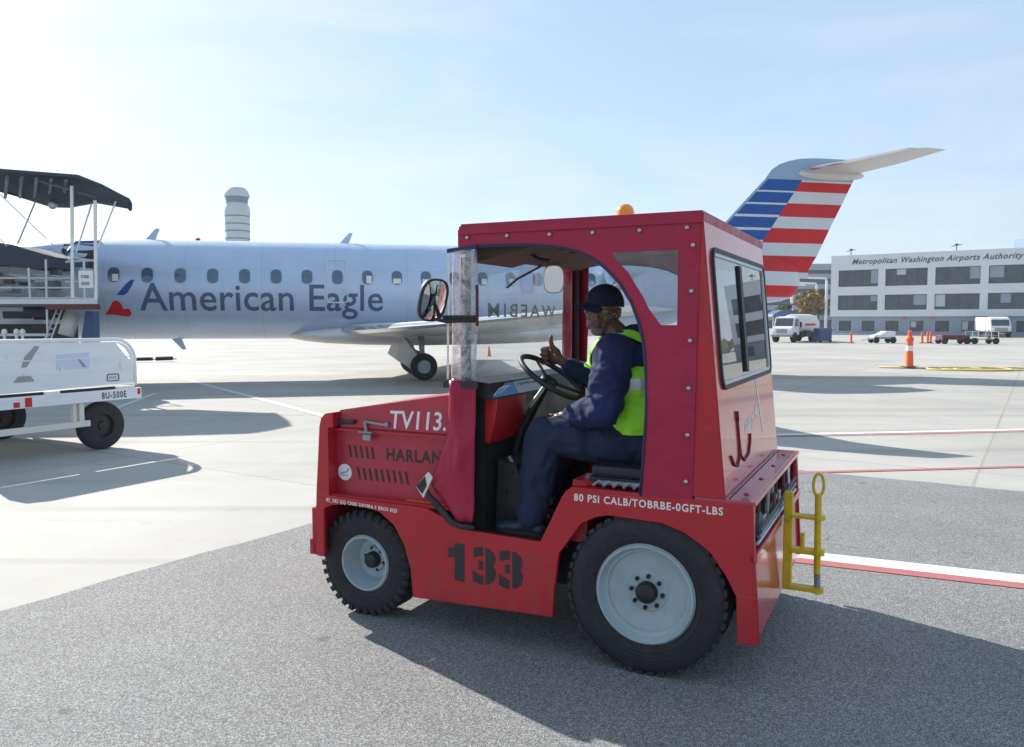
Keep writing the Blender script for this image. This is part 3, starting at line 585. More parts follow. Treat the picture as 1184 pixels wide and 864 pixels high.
# windscreen
fr=[(-.06,1.325),(W+.06,1.325),(W+.06,2.03),(-.06,2.03)]
FP=lambda a,w,t:Vector((.985+t,a,w))
plate('front_curtain',[[(-.0,.70),(W,.70),(W,2.05),(-.0,2.05)],fr],FP,0,.004,M['canvas'],tug)
plate('windscreen',[fr],FP,-.003,-.002,M['vinylws'],tug)
WT=lambda v0,w0:(lambda x,y,z:Vector((.981-z,v0+x,w0+y)))
text('windscreen_stencil','WAEBIM',lambda x,y,z:Vector((.9815-z,-1.20+x,1.665+y)),(.92,.075),mat('faint_slate_ink',(.34,.38,.42),.6,alpha=1),tug,bold=.01,spacing=1.3,ext=.0008)
b=MB(); b.tube([(.955,-.98,1.99),(.975,-.62,1.88),(.975,-.50,1.83)],.007,6); b.build('wiper_arm',M['black'],tug)
# front corner strips (clear vinyl above, canvas flap below)
for s,vb in ((1,.0),(-1,W)):
    def flap(pts,name,m,par,nn=14,amp=.012,th=.004,seed=0):
        # pts rows: (w,u0,u1,bulge)
        b=MB(); rows=[]
        for (w,u0,u1,bl) in pts:
            row=[]
            for k in range(nn+1):
                t=k/nn; u=u0+(u1-u0)*t
                # the front edge wraps round the corner inwards
                v=vb+s*(.004+bl*math.sin(pi*t)-.05*max(0,(.25-t)/.25)**2+amp*noise.noise(Vector((u*9+seed,w*4,seed)))+amp*.45*noise.noise(Vector((u*26+seed,w*9+u*14,seed+5))))
                row.append(b.bm.verts.new((u,v,w)))
            rows.append(row)
        for i in range(len(rows)-1):
            for k in range(nn): b.face([rows[i][k],rows[i][k+1],rows[i+1][k+1],rows[i+1][k]])
        o=b.build(name,m,par,smooth=True)
        md=o.modifiers.new('sol','SOLIDIFY'); md.thickness=th; return o
    def rows(keys,step=.03):
        out=[]
        for (w0,a0,b0,c0),(w1,a1,b1,c1) in zip(keys,keys[1:]):
            n=max(1,int(abs(w1-w0)/step))
            for i in range(n):
                t=i/n; out.append((w0+(w1-w0)*t,a0+(a1-a0)*t,b0+(b1-b0)*t,c0+(c1-c0)*t))
        out.append(keys[-1]); return out
    f1=flap(rows([(1.995,1.055,.892,.01),(1.70,1.06,.888,.012),(1.345,1.065,.902,.012)]),'clear_corner_curtain' if s>0 else 'corner_curtain',M['vinyl'] if s>0 else M['canvas'],tug,amp=.012,th=.001,seed=3)
    b=MB(); b.prism([(1.06,1.985),(.89,2.0),(.89,2.02),(1.06,2.005)],SI,vb+s*.004,vb+s*.012)
    b.build('top_binding',M['navytrim'],f1)
    for w in (1.655,1.325):
        b=MB(); b.prism([(1.082,w-.018),(.884,w-.018),(.884,w+.018),(1.082,w+.018)],SI,vb+s*.012,vb+s*.018); b.build('black_strap',M['black'],f1)
    b=MB(); b.prism([(1.064,1.35),(1.058,1.98),(1.052,1.98),(1.058,1.35)],SI,vb+s*.001,vb+s*.012); b.build('front_binding',M['cream'],f1)
    f2=flap(rows([(1.345,1.066,.904,.015),(1.30,1.068,.905,.02),(1.05,1.10,.908,.03),(.92,1.15,.912,.035),(.80,1.205,.912,.03),(.70,1.10,.914,.02),(.632,1.03,.916,.01)]),'canvas_corner_flap',M['canvas'],tug,amp=.028,seed=7)
    b=MB(); b.tube([(1.215,vb+s*.012,.80),(1.165,vb+s*.03,.745),(1.10,vb+s*.03,.69),(1.03,vb+s*.022,.618),(.97,vb+s*.02,.606),(.905,vb+s*.016,.602)],[.012,.016,.018,.017,.016,.014],8); b.build('flap_webbing',M['black'],f2,smooth=True)
    b=MB(); b.prism([(1.235,.79),(1.16,.872),(1.135,.845),(1.19,.735)],SI,vb+s*.035,vb+s*.042); b.mi=1; b.prism([(1.232,.792),(1.178,.848),(1.168,.80),(1.196,.755)],SI,vb+s*.042,vb+s*.045); b.build('flap_tab',[M['cream'],M['stencil']],f2)
# interior
b=MB(); b.prism([(.98,1.25),(.98,1.345),(.86,1.33),(.82,1.25)],SI,-.06,W+.06); b.build('dashboard',M['blackpaint'],tug)
b=MB(); b.box((.905,-.10,.567),(.975,W+.10,1.249)); b.build('firewall',M['blackpaint'],tug)
b=MB(); b.prism([(.904,1.02),(.904,1.249),(.83,1.249),(.85,1.12),(.88,1.02)],SI,-.10,-.44); b.build('dash_side_panel',M['red'],tug)
b=MB(); b.prism([(.898,.567),(.88,.92),(.78,.90),(.74,.80),(.72,.567)],SI,-.20,-.60); b.prism([(.86,.567),(.83,1.0),(.60,.98),(.58,.567)],SI,-.72,-1.45)
for u,v,w in ((.80,-.195,.86),(.83,-.195,.75),(.80,-.195,.65)): b.lathe([(0,0),(.008,0),(.006,.006),(0,.006)],(u,v,w),(0,1,0),n=8)
b.build('pedal_housing',M['blackpaint'],tug)
b=MB(); b.tube([(.84,-.25,.93),(.78,-.22,.86),(.77,-.22,.80)],.01); b.tube([(.70,-.36,.66),(.66,-.36,.60)],.012); b.box((.66,-.33,.66),(.70,-.42,.70),.004); b.build('pedal',M['dull'],tug)
DP=lambda a,c,t:Vector((.853-.04*(1.326-c)/.08-t-.002,a,c))
plate('dash_decal_blue',[[(-.02,1.262),(-.32,1.262),(-.32,1.322),(-.22,1.322)]],DP,0,.001,M['decalblue'],tug)
plate('dash_decal_pale',[[(-.32,1.262),(-.62,1.262),(-.62,1.322),(-.32,1.322)]],DP,0,.001,M['decalpale'],tug)
text('dash_decal_text','CAUTION',lambda x,y,z:Vector((.838-z,-.34-x,1.296+y)),(.24,.018),M['stencil'],tug,bold=.02)
b=MB()
for k in range(3): b.tube([(.826,-.05-.03*k,1.272),(.838,-.13-.04*k,1.30),(.841,-.2-.03*k,1.308)],.003,5)
b.build('dash_decal_swoosh',M['white'],tug)
st=bpy.data.objects.new('steering_wheel',None); COL.objects.link(st); st.parent=tug
C0=Vector((.685,-.45,1.345)); ax=Vector((.83,0,.56)).normalized(); ay=Vector((0,1,0)); nz=ax.cross(ay).normalized()
if nz.z<0: nz=-nz
b=MB(); b.tube([C0+ax*.19*math.cos(2*pi*k/40)+ay*.19*math.sin(2*pi*k/40) for k in range(40)],.0145,10,closed=True)
for a in (90,210,330): b.tube([C0-nz*.03,C0+(ax*math.cos(R(a))+ay*math.sin(R(a)))*.185],.009,6)
b.lathe([(0,.012),(.045,.008),(.05,-.02),(.03,-.05)],C0-nz*.02,nz,n=20); b.build('wheel_rim',M['black'],st,smooth=True)
b=MB(); b.tube([C0-nz*.04,Vector((.86,-.45,1.06)),Vector((.90,-.45,.92))],[.022,.028,.03],10); b.tube([C0-nz*.08+Vector((0,0,0)),C0-nz*.12+Vector((.02,.17,-.10))],.008,8); b.build('steering_column',M['blackpaint'],st)
b=MB(); b.tube([C0-nz*.06+Vector((-.01,.04,.0)),C0-nz*.10+Vector((-.02,.20,-.06))],[.009,.011],8); b.build('gear_lever',M['steel'],st)
b=MB(); b.box((-.12,-.10,.852),(.34,-.72,.90),.015); b.box((-.10,-.08,.90),(.32,-.74,.955),.02); b.prism([(-.16,.93),(-.10,.93),(-.145,1.42),(-.185,1.42)],SI,-.12,-.70); b.build('driver_seat',M['blackpaint'],tug)
b=MB(); b.box((.34,-.09,.567),(.42,-.74,.86),.008); b.box((.30,-.10,.852),(.42,-.30,.872)); b.box((-.1,-.80,.852),(.45,-1.42,1.02),.01); b.box((.35,-.78,.567),(.62,-1.0,.98),.01); b.build('seat_box',M['red'],tug)
b=MB(); 
for k in range(5): b.tube([(.30-.05*k,-.06,.862),(.27-.05*k,-.062,.885),(.24-.05*k,-.06,.87)],.008,6)
b.tube([(.28,-.075,.875),(.05,-.07,.88)],.012,8); b.build('seat_slide',M['dull'],tug)
# mirrors
def mirror(name,c,nrm,wd,hg,par,convex=True,arm=None):
    t=bpy.data.objects.new(name,None); COL.objects.link(t); t.parent=par
    x,y,d=frame(nrm); c=Vector(c); cur=.35
    ring=[]; b=MB(); nU=28
    def P(r,a,dd): 
        ex=abs(math.cos(a))**.7*(1 if math.cos(a)>0 else -1); ey=abs(math.sin(a))**.7*(1 if math.sin(a)>0 else -1)
        return c+x*ex*wd*r+y*ey*hg*r+d*dd
    prev=None; rs=[0.001,.2,.4,.6,.8,.93]
    rings=[[b.bm.verts.new(P(r,2*pi*k/nU,.012+(.018*(1-r*r) if convex else 0))) for k in range(nU)] for r in rs]
    for i in range(len(rs)-1):
        for k in range(nU): b.face([rings[i][k],rings[i][(k+1)%nU],rings[i+1][(k+1)%nU],rings[i+1][k]])
    b.face(rings[0][::-1]); b.build('mirror_glass',M['mirror'],t,smooth=True)
    b=MB(); prof=[(.93,.012),(.95,.020),(1.0,.020),(1.02,.008),(1.0,-.006),(.8,-.026),(.4,-.034),(.001,-.036)]
    rings=[[b.bm.verts.new(P(r,2*pi*k/nU,h)) for k in range(nU)] for r,h in prof]
    for i in range(len(prof)-1):
        for k in range(nU): b.face([rings[i][k],rings[i][(k+1)%nU],rings[i+1][(k+1)%nU],rings[i+1][k]])
    b.build('mirror_housing',M['black'] if convex else M['cream'],t,smooth=True)
    if arm: 
        b=MB(); b.tube(arm,.008,8); b.build('mirror_arm',M['black'] if convex else M['dull'],t,smooth=True)
    return t
mirror('side_mirror',(1.10,.09,1.75),Vector((-.927,.257,-.274)),.088,.108,tug,True,[(1.12,.085,1.66),(1.05,.04,1.64),(.90,.02,1.65)])
b=MB(); b.tube([(.89,.012,1.82),(.885,.018,1.80),(.885,.018,1.62)],.008,8); b.build('curtain_rod',M['maroon'],tug,smooth=True)
mirror('interior_mirror',(.90,-.98,1.895),Vector((-.34,.94,-.06)),.062,.085,tug,False,[(.89,-1.0,1.97),(.94,-1.0,2.05)])
# ------------------------------------------------------------------ driver
def driver():
    V=Vector
    HR=Matrix.Translation(V((.382,-.40,1.697)))@Matrix.Scale(1.05,4)@Matrix.Rotation(R(97),4,'Z')@Matrix.Rotation(R(7),4,'Y')@Matrix.Rotation(R(-7),4,'X')
    H3=HR.to_3x3(); hp=lambda x,y,z: HR@V((x,y,z)); CR=Matrix.Rotation(R(-36),3,'Z'); hc_=lambda x,y,z: HR@(CR@V((x,y,z)))
    b=MB()
    def E(c,r): b.ell(hp(*c),r,H3,20,14)
    E((-.012,0,.038),(.098,.078,.085)); E((.028,0,-.025),(.066,.063,.086)); E((.056,0,-.094),(.030,.034,.024))
    for s in (-1,1):
        E((.056,.037*s,-.024),(.030,.026,.028)); E((.005,.052*s,-.062),(.042,.018,.036)); E((.078,.028*s,.027),(.016,.026,.0095)); E((.068,.03*s,-.004),(.020,.020,.008))
        E((.1,.0145*s,-.031),(.011,.0095,.009)); E((-.008,.079*s,-.006),(.017,.007,.030)); E((-.016,.086*s,.0),(.011,.006,.028)); E((.080,.028*s,-.055),(.012,.014,.014))
    b.cap(hp(.084,0,.022),hp(.112,0,-.022),.0085,.0115); E((.110,0,-.028),(.013,.013,.011))
    E((.088,0,-.054),(.012,.023,.0065)); E((.087,0,-.065),(.012,.020,.007)); E((.083,0,-.045),(.014,.02,.012))
    b.cap(hp(-.02,0,-.05),V((.26,-.41,1.53)),.062,.066)
    # trunk and limbs inside the clothes
    b.cap((.14,-.42,1.02),(.20,-.42,1.40),.125,.135); b.ell((.20,-.42,1.46),(.10,.18,.075))
    SL,EL,WL=V((.255,-.225,1.485)),V((.275,-.135,1.225)),V((.485,-.235,1.165))
    SR,ER,WR=V((.275,-.60,1.49)),V((.43,-.72,1.275)),V((.665,-.64,1.395))
    for S,e,w in ((SL,EL,WL),(SR,ER,WR)): b.cap(S,e,.052,.042); b.cap(e,w,.042,.029)
    for hv,kn,an in ((V((.15,-.33,1.0)),V((.62,-.20,1.07)),V((.655,-.135,.66))),(V((.15,-.51,1.0)),V((.66,-.55,1.07)),V((.75,-.52,.66)))):
        b.cap(hv,kn,.08,.055); b.cap(kn,an,.055,.038)
    # right hand : fist with raised thumb, fingers folded round the wheel rim
    hc=V((.750,-.610,1.452)); 
    b.cap(WR,hc+V((-.03,0,-.012)),.027,.030); 
    b.ell(hc+V((-.010,-.010,-.002)),(.042,.025,.050)); 
    for i,(L,r) in enumerate(((.034,.0128),(.038,.0130),(.036,.0125),(.030,.011))):
        w=.038-.0255*i; K=hc+V((.024,-.024,w)); P=K+V((L*.85,.014,-.002)); Q=P+V((-.002,.034,-.002)); T=Q+V((-.036,.004,0))
        b.cap(K,P,r*1.05,r); b.cap(P,Q,r,r*.97); b.cap(Q,T,r*.97,r*.85)
    t0=hc+V((-.014,.0,.028)); t1=hc+V((-.002,.012,.056)); t2=hc+V((.004,.012,.082)); t3=hc+V((.002,.010,.104))
    b.cap(t0,t1,.019,.0145); b.cap(t1,t2,.0145,.0125); b.cap(t2,t3,.013,.0108)
    # left hand : relaxed on the thigh
    hl=WL+V((.055,-.02,-.004)); dd=(hl-WL).normalized(); sd=V((.3,.95,0)).normalized()
    b.cap(WL,hl,.026,.026); b.ell(hl+dd*.012,(.042,.036,.017),Matrix.Rotation(math.atan2(dd.y,dd.x),3,'Z'))
    for i,(L,r) in enumerate(((.040,.009),(.046,.0095),(.043,.009),(.034,.008))):
        K=hl+dd*.045+sd*(.027-.018*i)+V((0,0,.004)); P=K+dd*L*.6+V((0,0,.004)); T=P+dd*L*.6+V((0,0,-.018)); T2=T+dd*.014+V((0,0,-.014))
        b.cap(K,P,r,r*.95); b.cap(P,T,r*.95,r*.88); b.cap(T,T2,r*.88,r*.8)
    b.cap(hl+sd*.024-dd*.01,hl+sd*.046+dd*.02+V((0,0,-.006)),.011,.0095); b.cap(hl+sd*.046+dd*.02+V((0,0,-.006)),hl+sd*.052+dd*.046+V((0,0,-.012)),.0095,.008)
    def wr(me):
        inv=HR.inverted()
        for p in me.polygons:
            q=inv@p.center
            if q.length<.16:
                n=noise.noise(q*60)*.008
                d=((q.x-.07)/.055)**2+(q.y/.062)**2+((q.z+.085)/.042)**2
                lip=abs(q.z+.060)<.014 and abs(q.y)<.027 and q.x>.08
                if lip: p.material_index=2
                elif d+n*20<1: p.material_index=1
    body=blob('person',b,[M['skin'],M['whisker'],M['lip']],None,voxel=.0036,smooth=3,wr=wr)
    body.location=(TX,TY,0); body.rotation_euler=(0,0,TRZ)
    tag(body,'man in navy cap and lime vest driving the red tractor, giving a thumbs up','person')
    for s in (-1,1):
        b=MB(); b.ell(hp(.0765,.030*s,.009),(.0128,.0128,.0128),H3); o=b.build('eye',M['eyew'],body,smooth=True)
        b=MB(); b.ell(hp(.0845,.0305*s,.0085),(.0058,.0062,.0062),H3); b.build('iris',M['iris'],o,smooth=True)
        b=MB(); 
        b.tube([hp(.080,(.030-.014)*s,.014),hp(.0895,.030*s,.0185),hp(.080,(.030+.015)*s,.014)],[.003,.0042,.003],8); b.tube([hp(.081,(.030-.013)*s,.002),hp(.0885,.030*s,-.0005),hp(.080,(.030+.014)*s,.003)],[.002,.0034,.002],8)
        b.build('eyelid',M['skin'],body,smooth=True)
        b=MB(); b.tube([hp(.089,.014*s,.033),hp(.091,.030*s,.038),hp(.076,.048*s,.032)],[.002,.0036,.002],6); b.build('eyebrow',M['iris'],body,smooth=True)
    # cap
    b=MB(); rings=[]; n=36
    for j in range(10):
        t=j/9*pi/2; rr_=math.cos(t); z=.034+.097*math.sin(t)
        ring=[]
        for k in range(n if j<9 else 1):
            a=2*pi*k/n; sq=rr_**.95 if rr_>0 else 0
            ring.append(b.bm.verts.new(hc_(-.010+.107*sq*math.cos(a),.085*sq*math.sin(a),z-.012*max(0,-math.cos(a))*(1-math.sin(t)))))
        rings.append(ring)
    for j in range(9):
        A,B_=rings[j],rings[j+1]
        for k in range(n):
            if len(B_)==1: b.face([A[k],A[(k+1)%n],B_[0]])
            else: b.face([A[k],A[(k+1)%n],B_[(k+1)%n],B_[k]])
    cap=b.build('cap',M['cap'],body,smooth=True); md=cap.modifiers.new('s','SOLIDIFY'); md.thickness=.004
    b=MB(); m=14; rows=[]
    for j in range(8):
        t=j/7; row=[]
        for k in range(m+1):
            a=R(-62+124*k/m); x0=-.010+.106*math.cos(a); y0=.083*math.sin(a)
            ln=.068*t*(math.cos(a*.95))**.5
            row.append(b.bm.verts.new(hc_(x0+ln,y0*(1-.08*t),.040-.018*t-.016*(math.sin(a)**2)*(1+t)*.9)))
        rows.append(row)
    for j in range(7):
        for k in range(m): b.face([rows[j][k],rows[j][k+1],rows[j+1][k+1],rows[j+1][k]])
    br=b.build('brim',M['cap'],cap,smooth=True); md=br.modifiers.new('s','SOLIDIFY'); md.thickness=.004
    b=MB(); b.ell(hp(-.008,0,.125),(.007,.007,.004),H3); b.build('cap_button',M['cap'],cap,smooth=True)
    b=MB(); b.ell(hp(-.055,0,-.005),(.062,.074,.045),H3); b.build('hair',M['iris'],body,smooth=True)
    # sweatshirt
    b=MB(); 
    b.ell((.17,-.42,1.17),(.175,.195,.17)); b.ell((.20,-.42,1.34),(.175,.19,.17)); b.ell((.21,-.42,1.46),(.155,.20,.10)); b.ell((.17,-.42,1.06),(.15,.185,.10))
    b.ell((.24,-.41,1.535),(.095,.12,.06)); b.ell((.20,-.42,1.565),(.075,.11,.05)); b.ell((.30,-.41,1.48),(.095,.13,.09)); b.ell((.325,-.40,1.535),(.065,.095,.045)); b.ell((.35,-.40,1.46),(.07,.12,.08))
    b.ell(SL,(.082,.07,.082)); b.ell(SR,(.08,.07,.08))
    b.cap(SL,EL,.092,.080); b.cap(EL,WL+V((-.02,0,0)),.078,.050); b.cap(WL+V((-.03,0,0)),WL+V((.0,0,0)),.043,.036)
    b.cap(SR,ER,.078,.064); b.cap(ER,WR+V((-.02,0,-.01)),.062,.044); b.cap(WR+V((-.035,0,-.01)),WR+V((-.005,0,-.003)),.040,.035)
    def wr2(me):
        wrinkle(me,.017,8,.85,(1,1,1.8)); wrinkle(me,.006,19,.7)
    shirt=blob('sweatshirt',b,M['navy'],body,voxel=.007,smooth=3,wr=wr2)
    # hood lying behind the neck
    b=MB(); pts=[]
    for k in range(13):
        a=R(-120+240*k/12)+pi; pts.append(V((.235+.090*math.cos(a)*1.0,-.41+.098*math.sin(a),1.578-.030*math.cos(a-pi))))
    b.tube(pts,[.014+.006*math.sin(pi*k/12) for k in range(13)],12)
    blob('hood',b,M['navy'],body,voxel=.006,smooth=4,wr=lambda me:wrinkle(me,.006,14,.6))
    # vest
    b=MB()
    b.ell((.17,-.42,1.17),(.192,.212,.18)); b.ell((.20,-.42,1.34),(.192,.205,.175)); b.ell((.212,-.42,1.46),(.168,.190,.115)); b.ell((.215,-.42,1.545),(.125,.150,.072)); b.ell((.17,-.42,1.09),(.168,.20,.09))
    def wr3(me):
        wrinkle(me,.006,9,.6)
        bm=bmesh.new(); bm.from_mesh(me); dele=[]
        for f in bm.faces:
            c=f.calc_center_median(); dy=c.y+.42
            kill=False
            if c.z<1.09: kill=True
            # neck and front opening
            if c.x>.2 and abs(dy)<.032+max(0,(c.z-1.34))*.42: kill=True
            if c.z>1.50 and abs(dy)<.078 and c.x>.10: kill=True
            if c.z>1.50: kill=True
            # armholes
            if abs(dy)>.125 and ((c.x-.27)/.095)**2+((c.z-1.41)/.17)**2<1: kill=True
            if kill: dele.append(f)
            else:
                f.smooth=True
                if 1.31<c.z<1.365 or (abs(abs(dy)-.115)<.024 and c.z>1.352 and c.x<.1): f.material_index=1
        bmesh.ops.delete(bm,geom=dele,context='FACES'); bm.to_mesh(me); bm.free()
    v=blob('safety_vest',b,[M['hivis'],M['reflect']],body,voxel=.006,smooth=3,wr=wr3); md=v.modifiers.new('s','SOLIDIFY'); md.thickness=.004; md.offset=1
    from mathutils.bvhtree import BVHTree
    sb=bmesh.new(); sb.from_mesh(shirt.data); tree_=BVHTree.FromBMesh(sb); sb.free()
    for s in (-1,1):
        path=[(.36,.055,1.16),(.39,.055,1.24),(.40,.055,1.32),(.40,.065,1.40),(.39,.085,1.47),(.35,.115,1.54),(.29,.135,1.60),(.22,.140,1.62),(.14,.135,1.60),(.07,.11,1.55),(.02,.10,1.47),(.01,.10,1.38)]
        P3=[V((a,-.42+s*d,c)) for a,d,c in path]; fine=[]
        for i in range(len(P3)-1):
            for k in range(4): fine.append(P3[i].lerp(P3[i+1],k/4))
        b=MB(); rows=[]
        for i,p in enumerate(fine):
            row=[]
            for k in range(7):
                q=p+V((0,s*(-.030+.060*k/6),0)); c=V((.20,-.42+s*.04,min(q.z,1.42))); d=(q-c).normalized()
                h=tree_.ray_cast(c+d*.6,-d,1.0)[0]
                if h is None: h=q
                row.append(h+d*.013)
            rows.append(row)
        for _ in range(3):
            rows=[[ (rows[i][k]*2+rows[max(0,i-1)][k]+rows[min(len(rows)-1,i+1)][k])/4 for k in range(7)] for i in range(len(rows))]
        rv=[[b.bm.verts.new(p) for p in r] for r in rows]
        for i in range(len(rv)-1):
            for k in range(6): b.face([rv[i][k],rv[i][k+1],rv[i+1][k+1],rv[i+1][k]])
        o=b.build('vest_shoulder_strap',M['hivis'],body,smooth=True); md=o.modifiers.new('s','SOLIDIFY'); md.thickness=.004; md.offset=0
    # trousers
    b=MB(); b.ell((.13,-.42,1.02),(.16,.20,.12))
    for hv,kn,an in ((V((.15,-.33,1.02)),V((.62,-.20,1.065)),V((.655,-.135,.68))),(V((.15,-.51,1.02)),V((.66,-.55,1.065)),V((.75,-.52,.68)))):
        b.cap(hv,kn,.108,.085); b.cap(kn,kn+(an-kn)*.45,.086,.082); b.cap(kn+(an-kn)*.45,an+V((0,0,-.01)),.082,.068); b.cap(an+V((0,0,.02)),an+V((.005,0,-.02)),.072,.066)
    def wr4(me): wrinkle(me,.014,7,.85,(1.4,1,1)); wrinkle(me,.005,18,.7)
    blob('trousers',b,M['trouser'],body,voxel=.007,smooth=4,wr=wr4)
    for an,yaw in ((V((.655,-.135,.64)),4),(V((.75,-.52,.64)),0)):
        b=MB(); b.cap(an,an+V((0,0,-.02)),.05,.052); b.ell(an+V((.02,0,-.03)),(.075,.046,.040)); b.ell(an+V((.10,0,-.042)),(.085,.047,.030)); b.ell(an+V((.155,.002,-.048)),(.048,.044,.024)); b.ell(an+V((-.035,0,-.045)),(.042,.04,.03))
        s=blob('shoe',b,M['shoe'],body,voxel=.005,smooth=4)
        b=MB(); pl_=[]
        for k in range(28):
            a=2*pi*k/28; pl_.append((an.x+.065+.140*math.cos(a),an.y+(.049+.004*math.cos(a))*math.sin(a)))
        b.prism(pl_,lambda x,y,t:V((x,y,t)),.567,.585); b.build('sole',M['black'],s)
driver()
# ------------------------------------------------------------------ aircraft
AX,AY,ARZ=-2.7742,23.846,R(12.7)
def aircraft():
    # local: x aft, y left side is -y ; so near side = -y.  fn(s,v,h) -> (s,-v,h)
    V=Vector; Lc=lambda s,v,h:V((s,-v,h))
    root=thing('regional_jet','silver twin-engined regional jet with American Eagle lettering and striped red, white and blue tail','airliner',(AX,AY,0),ARZ)
    CH=2.475; RF=1.35
    secs=[]  # s, centre h, half width, half height
    nose=[(-12.9,2.02,.02,.02),(-12.8,2.03,.20,.19),(-12.5,2.07,.42,.40),(-12.1,2.13,.64,.60),(-11.6,2.22,.84,.80),(-11.1,2.31,1.0,.97),(-10.7,2.39,1.12,1.13),(-10.3,2.44,1.21,1.24),(-9.9,2.465,1.28,1.31),(-9.4,2.475,1.325,1.34)]
    secs+=nose; s=-8.9
    while s<5: secs.append((s,CH,RF,RF)); s+=.6
    secs+=[(5.6,2.49,1.345,1.335),(6.6,2.55,1.32,1.28),(7.6,2.64,1.25,1.19),(8.6,2.75,1.13,1.06),(9.6,2.84,.95,.93),(10.4,2.90,.76,.82),(11.2,2.92,.55,.74),(11.8,2.93,.40,.67),(12.15,2.95,.26,.55),(12.35,3.0,.13,.35),(12.4,3.02,.02,.1)]
    b=MB(); n=72; rings=[]
    for (s,c,w,h) in secs: rings.append([b.bm.verts.new(Lc(s,w*math.sin(2*pi*k/n),c+h*math.cos(2*pi*k/n))) for k in range(n)])
    for i in range(len(rings)-1):
        for k in range(n): b.face([rings[i][k],rings[i][(k+1)%n],rings[i+1][(k+1)%n],rings[i+1][k]])
    # ---- stripes: cut and colour
    HB=[6.08,5.77,5.39,4.96,4.59,4.12,3.71,3.18,2.74,2.38]; BL=[6.14,5.78,5.73,5.39,5.33,5.01,4.93,4.59,4.51,4.20,4.12,3.85,3.77,3.5,3.42,3.15]
    bx=lambda h: 12.42-(6.16-h)*.688      # blue / red boundary
    le=lambda h: 11.22-(6.14-h)*.965+.0
    def paint(bm,smin):
        def cut(co,no):
            g=[f for f in bm.faces if max(v.co.x for v in f.verts)>smin-.5]
            es=set(e for f in g for e in f.edges); vs=set(v for f in g for v in f.verts)
            bmesh.ops.bisect_plane(bm,geom=list(vs)+list(es)+g,plane_co=co,plane_no=no)
        for h in HB+BL: cut((0,0,h),(0,0,1))
        cut((12.42,0,6.16),V((1,0,-.688)).normalized()); cut((11.22,0,6.14),V((1,0,-.965)).normalized()); cut((smin,0,0),(1,0,0))
        for f in bm.faces:
            c=f.calc_center_median(); h=c.z
            if c.x<smin: continue
            if c.x<le(h)+.01: f.material_index=4 if c.x>=smin and h>3.9 else 0; continue
            if c.x>bx(h):
                if h>6.08: f.material_index=4 if h>6.2 else 3
                else:
                    mi=3
                    for k in range(0,10,2):
                        if HB[k]>h>HB[k+1]: mi=2
                    f.material_index=mi
                    if h<2.38: f.material_index=0
            else:
                if h>6.14: f.material_index=4
                elif h<3.15: f.material_index=0
                else:
                    mi=3
                    for k in range(0,16,2):
                        if BL[k]>h>BL[k+1]: mi=1
                    f.material_index=mi
    paint(b.bm,9.2)
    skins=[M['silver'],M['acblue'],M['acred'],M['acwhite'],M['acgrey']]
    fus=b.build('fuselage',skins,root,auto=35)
    # fin
    fl=[(3.3,8.3,12.75),(3.75,8.75,13.05),(4.71,9.74,13.53),(5.4,10.4,13.9),(6.14,11.12,14.28),(6.45,11.36,14.44),(6.62,11.62,14.52),(6.74,11.95,14.55),(6.82,12.34,14.5),(6.86,12.75,14.3)]
    fl=[(3.0,8.0,12.72)]+fl
    b=MB(); rings=[]; m=14
    for (h,a,c) in fl:
        th=.17*(c-a)/4; ring=[]
        for k in range(2*m):
            t=(k if k<m else 2*m-k)/m; sg=1 if k<m else -1
            y=2.6*th*(.2969*math.sqrt(t)-.126*t-.3516*t*t+.2843*t**3-.1036*t**4)*1.6
            ring.append(b.bm.verts.new((a+(c-a)*t,-sg*y,h)))
        rings.append(ring)
    for i in range(len(rings)-1):
        for k in range(2*m): b.face([rings[i][k],rings[i][(k+1)%(2*m)],rings[i+1][(k+1)%(2*m)],rings[i+1][k]])
    b.face(rings[-1]); paint(b.bm,8.0); b.build('tail_fin',skins,root,auto=35)
    def surf(name,keys,m,par,mle=None,nn=12):
        # keys (v,sLE,sTE,h,thick)
        b=MB(); rings=[]
        for (v,a,c,h,th) in keys:
            ring=[]
            for k in range(2*nn):
                t=(k if k<nn else 2*nn-k)/nn; sg=1 if k<nn else -1
                tt=t*t*(3-2*t)*.35+t*.65
                y=th*(.2969*math.sqrt(tt)-.126*tt-.3516*tt*tt+.2843*tt**3-.1015*tt**4)/.1*.5*(1.15 if sg>0 else .85)
                ring.append(b.bm.verts.new(Lc(a+(c-a)*tt,v,h+sg*y)))
            rings.append(ring)
        for i in range(len(rings)-1):
            for k in range(2*nn):
                f=b.face([rings[i][k],rings[i][(k+1)%(2*nn)],rings[i+1][(k+1)%(2*nn)],rings[i+1][k]])
                if f and mle and (k<=0 or k>=2*nn-1): f.material_index=1
        b.face(rings[0][::-1]); b.face(rings[-1])
        return b.build(name,[m,mle] if mle else m,par,auto=50)
    for sg in (1,-1):
        tp=surf('tailplane',[(0,12.25,14.5,6.44,.20),(sg*1.6,13.05,14.85,6.50,.14),(sg*3.05,13.85,15.1,6.60,.08),(sg*3.15,14.3,15.12,6.61,.04)],M['wingm'],root,M['lemetal'])
    b=MB(); b.ell((13.45,0,6.36),(1.25,.17,.20),None,24,14); b.build('tail_bullet',M['wingm'],root,smooth=True)
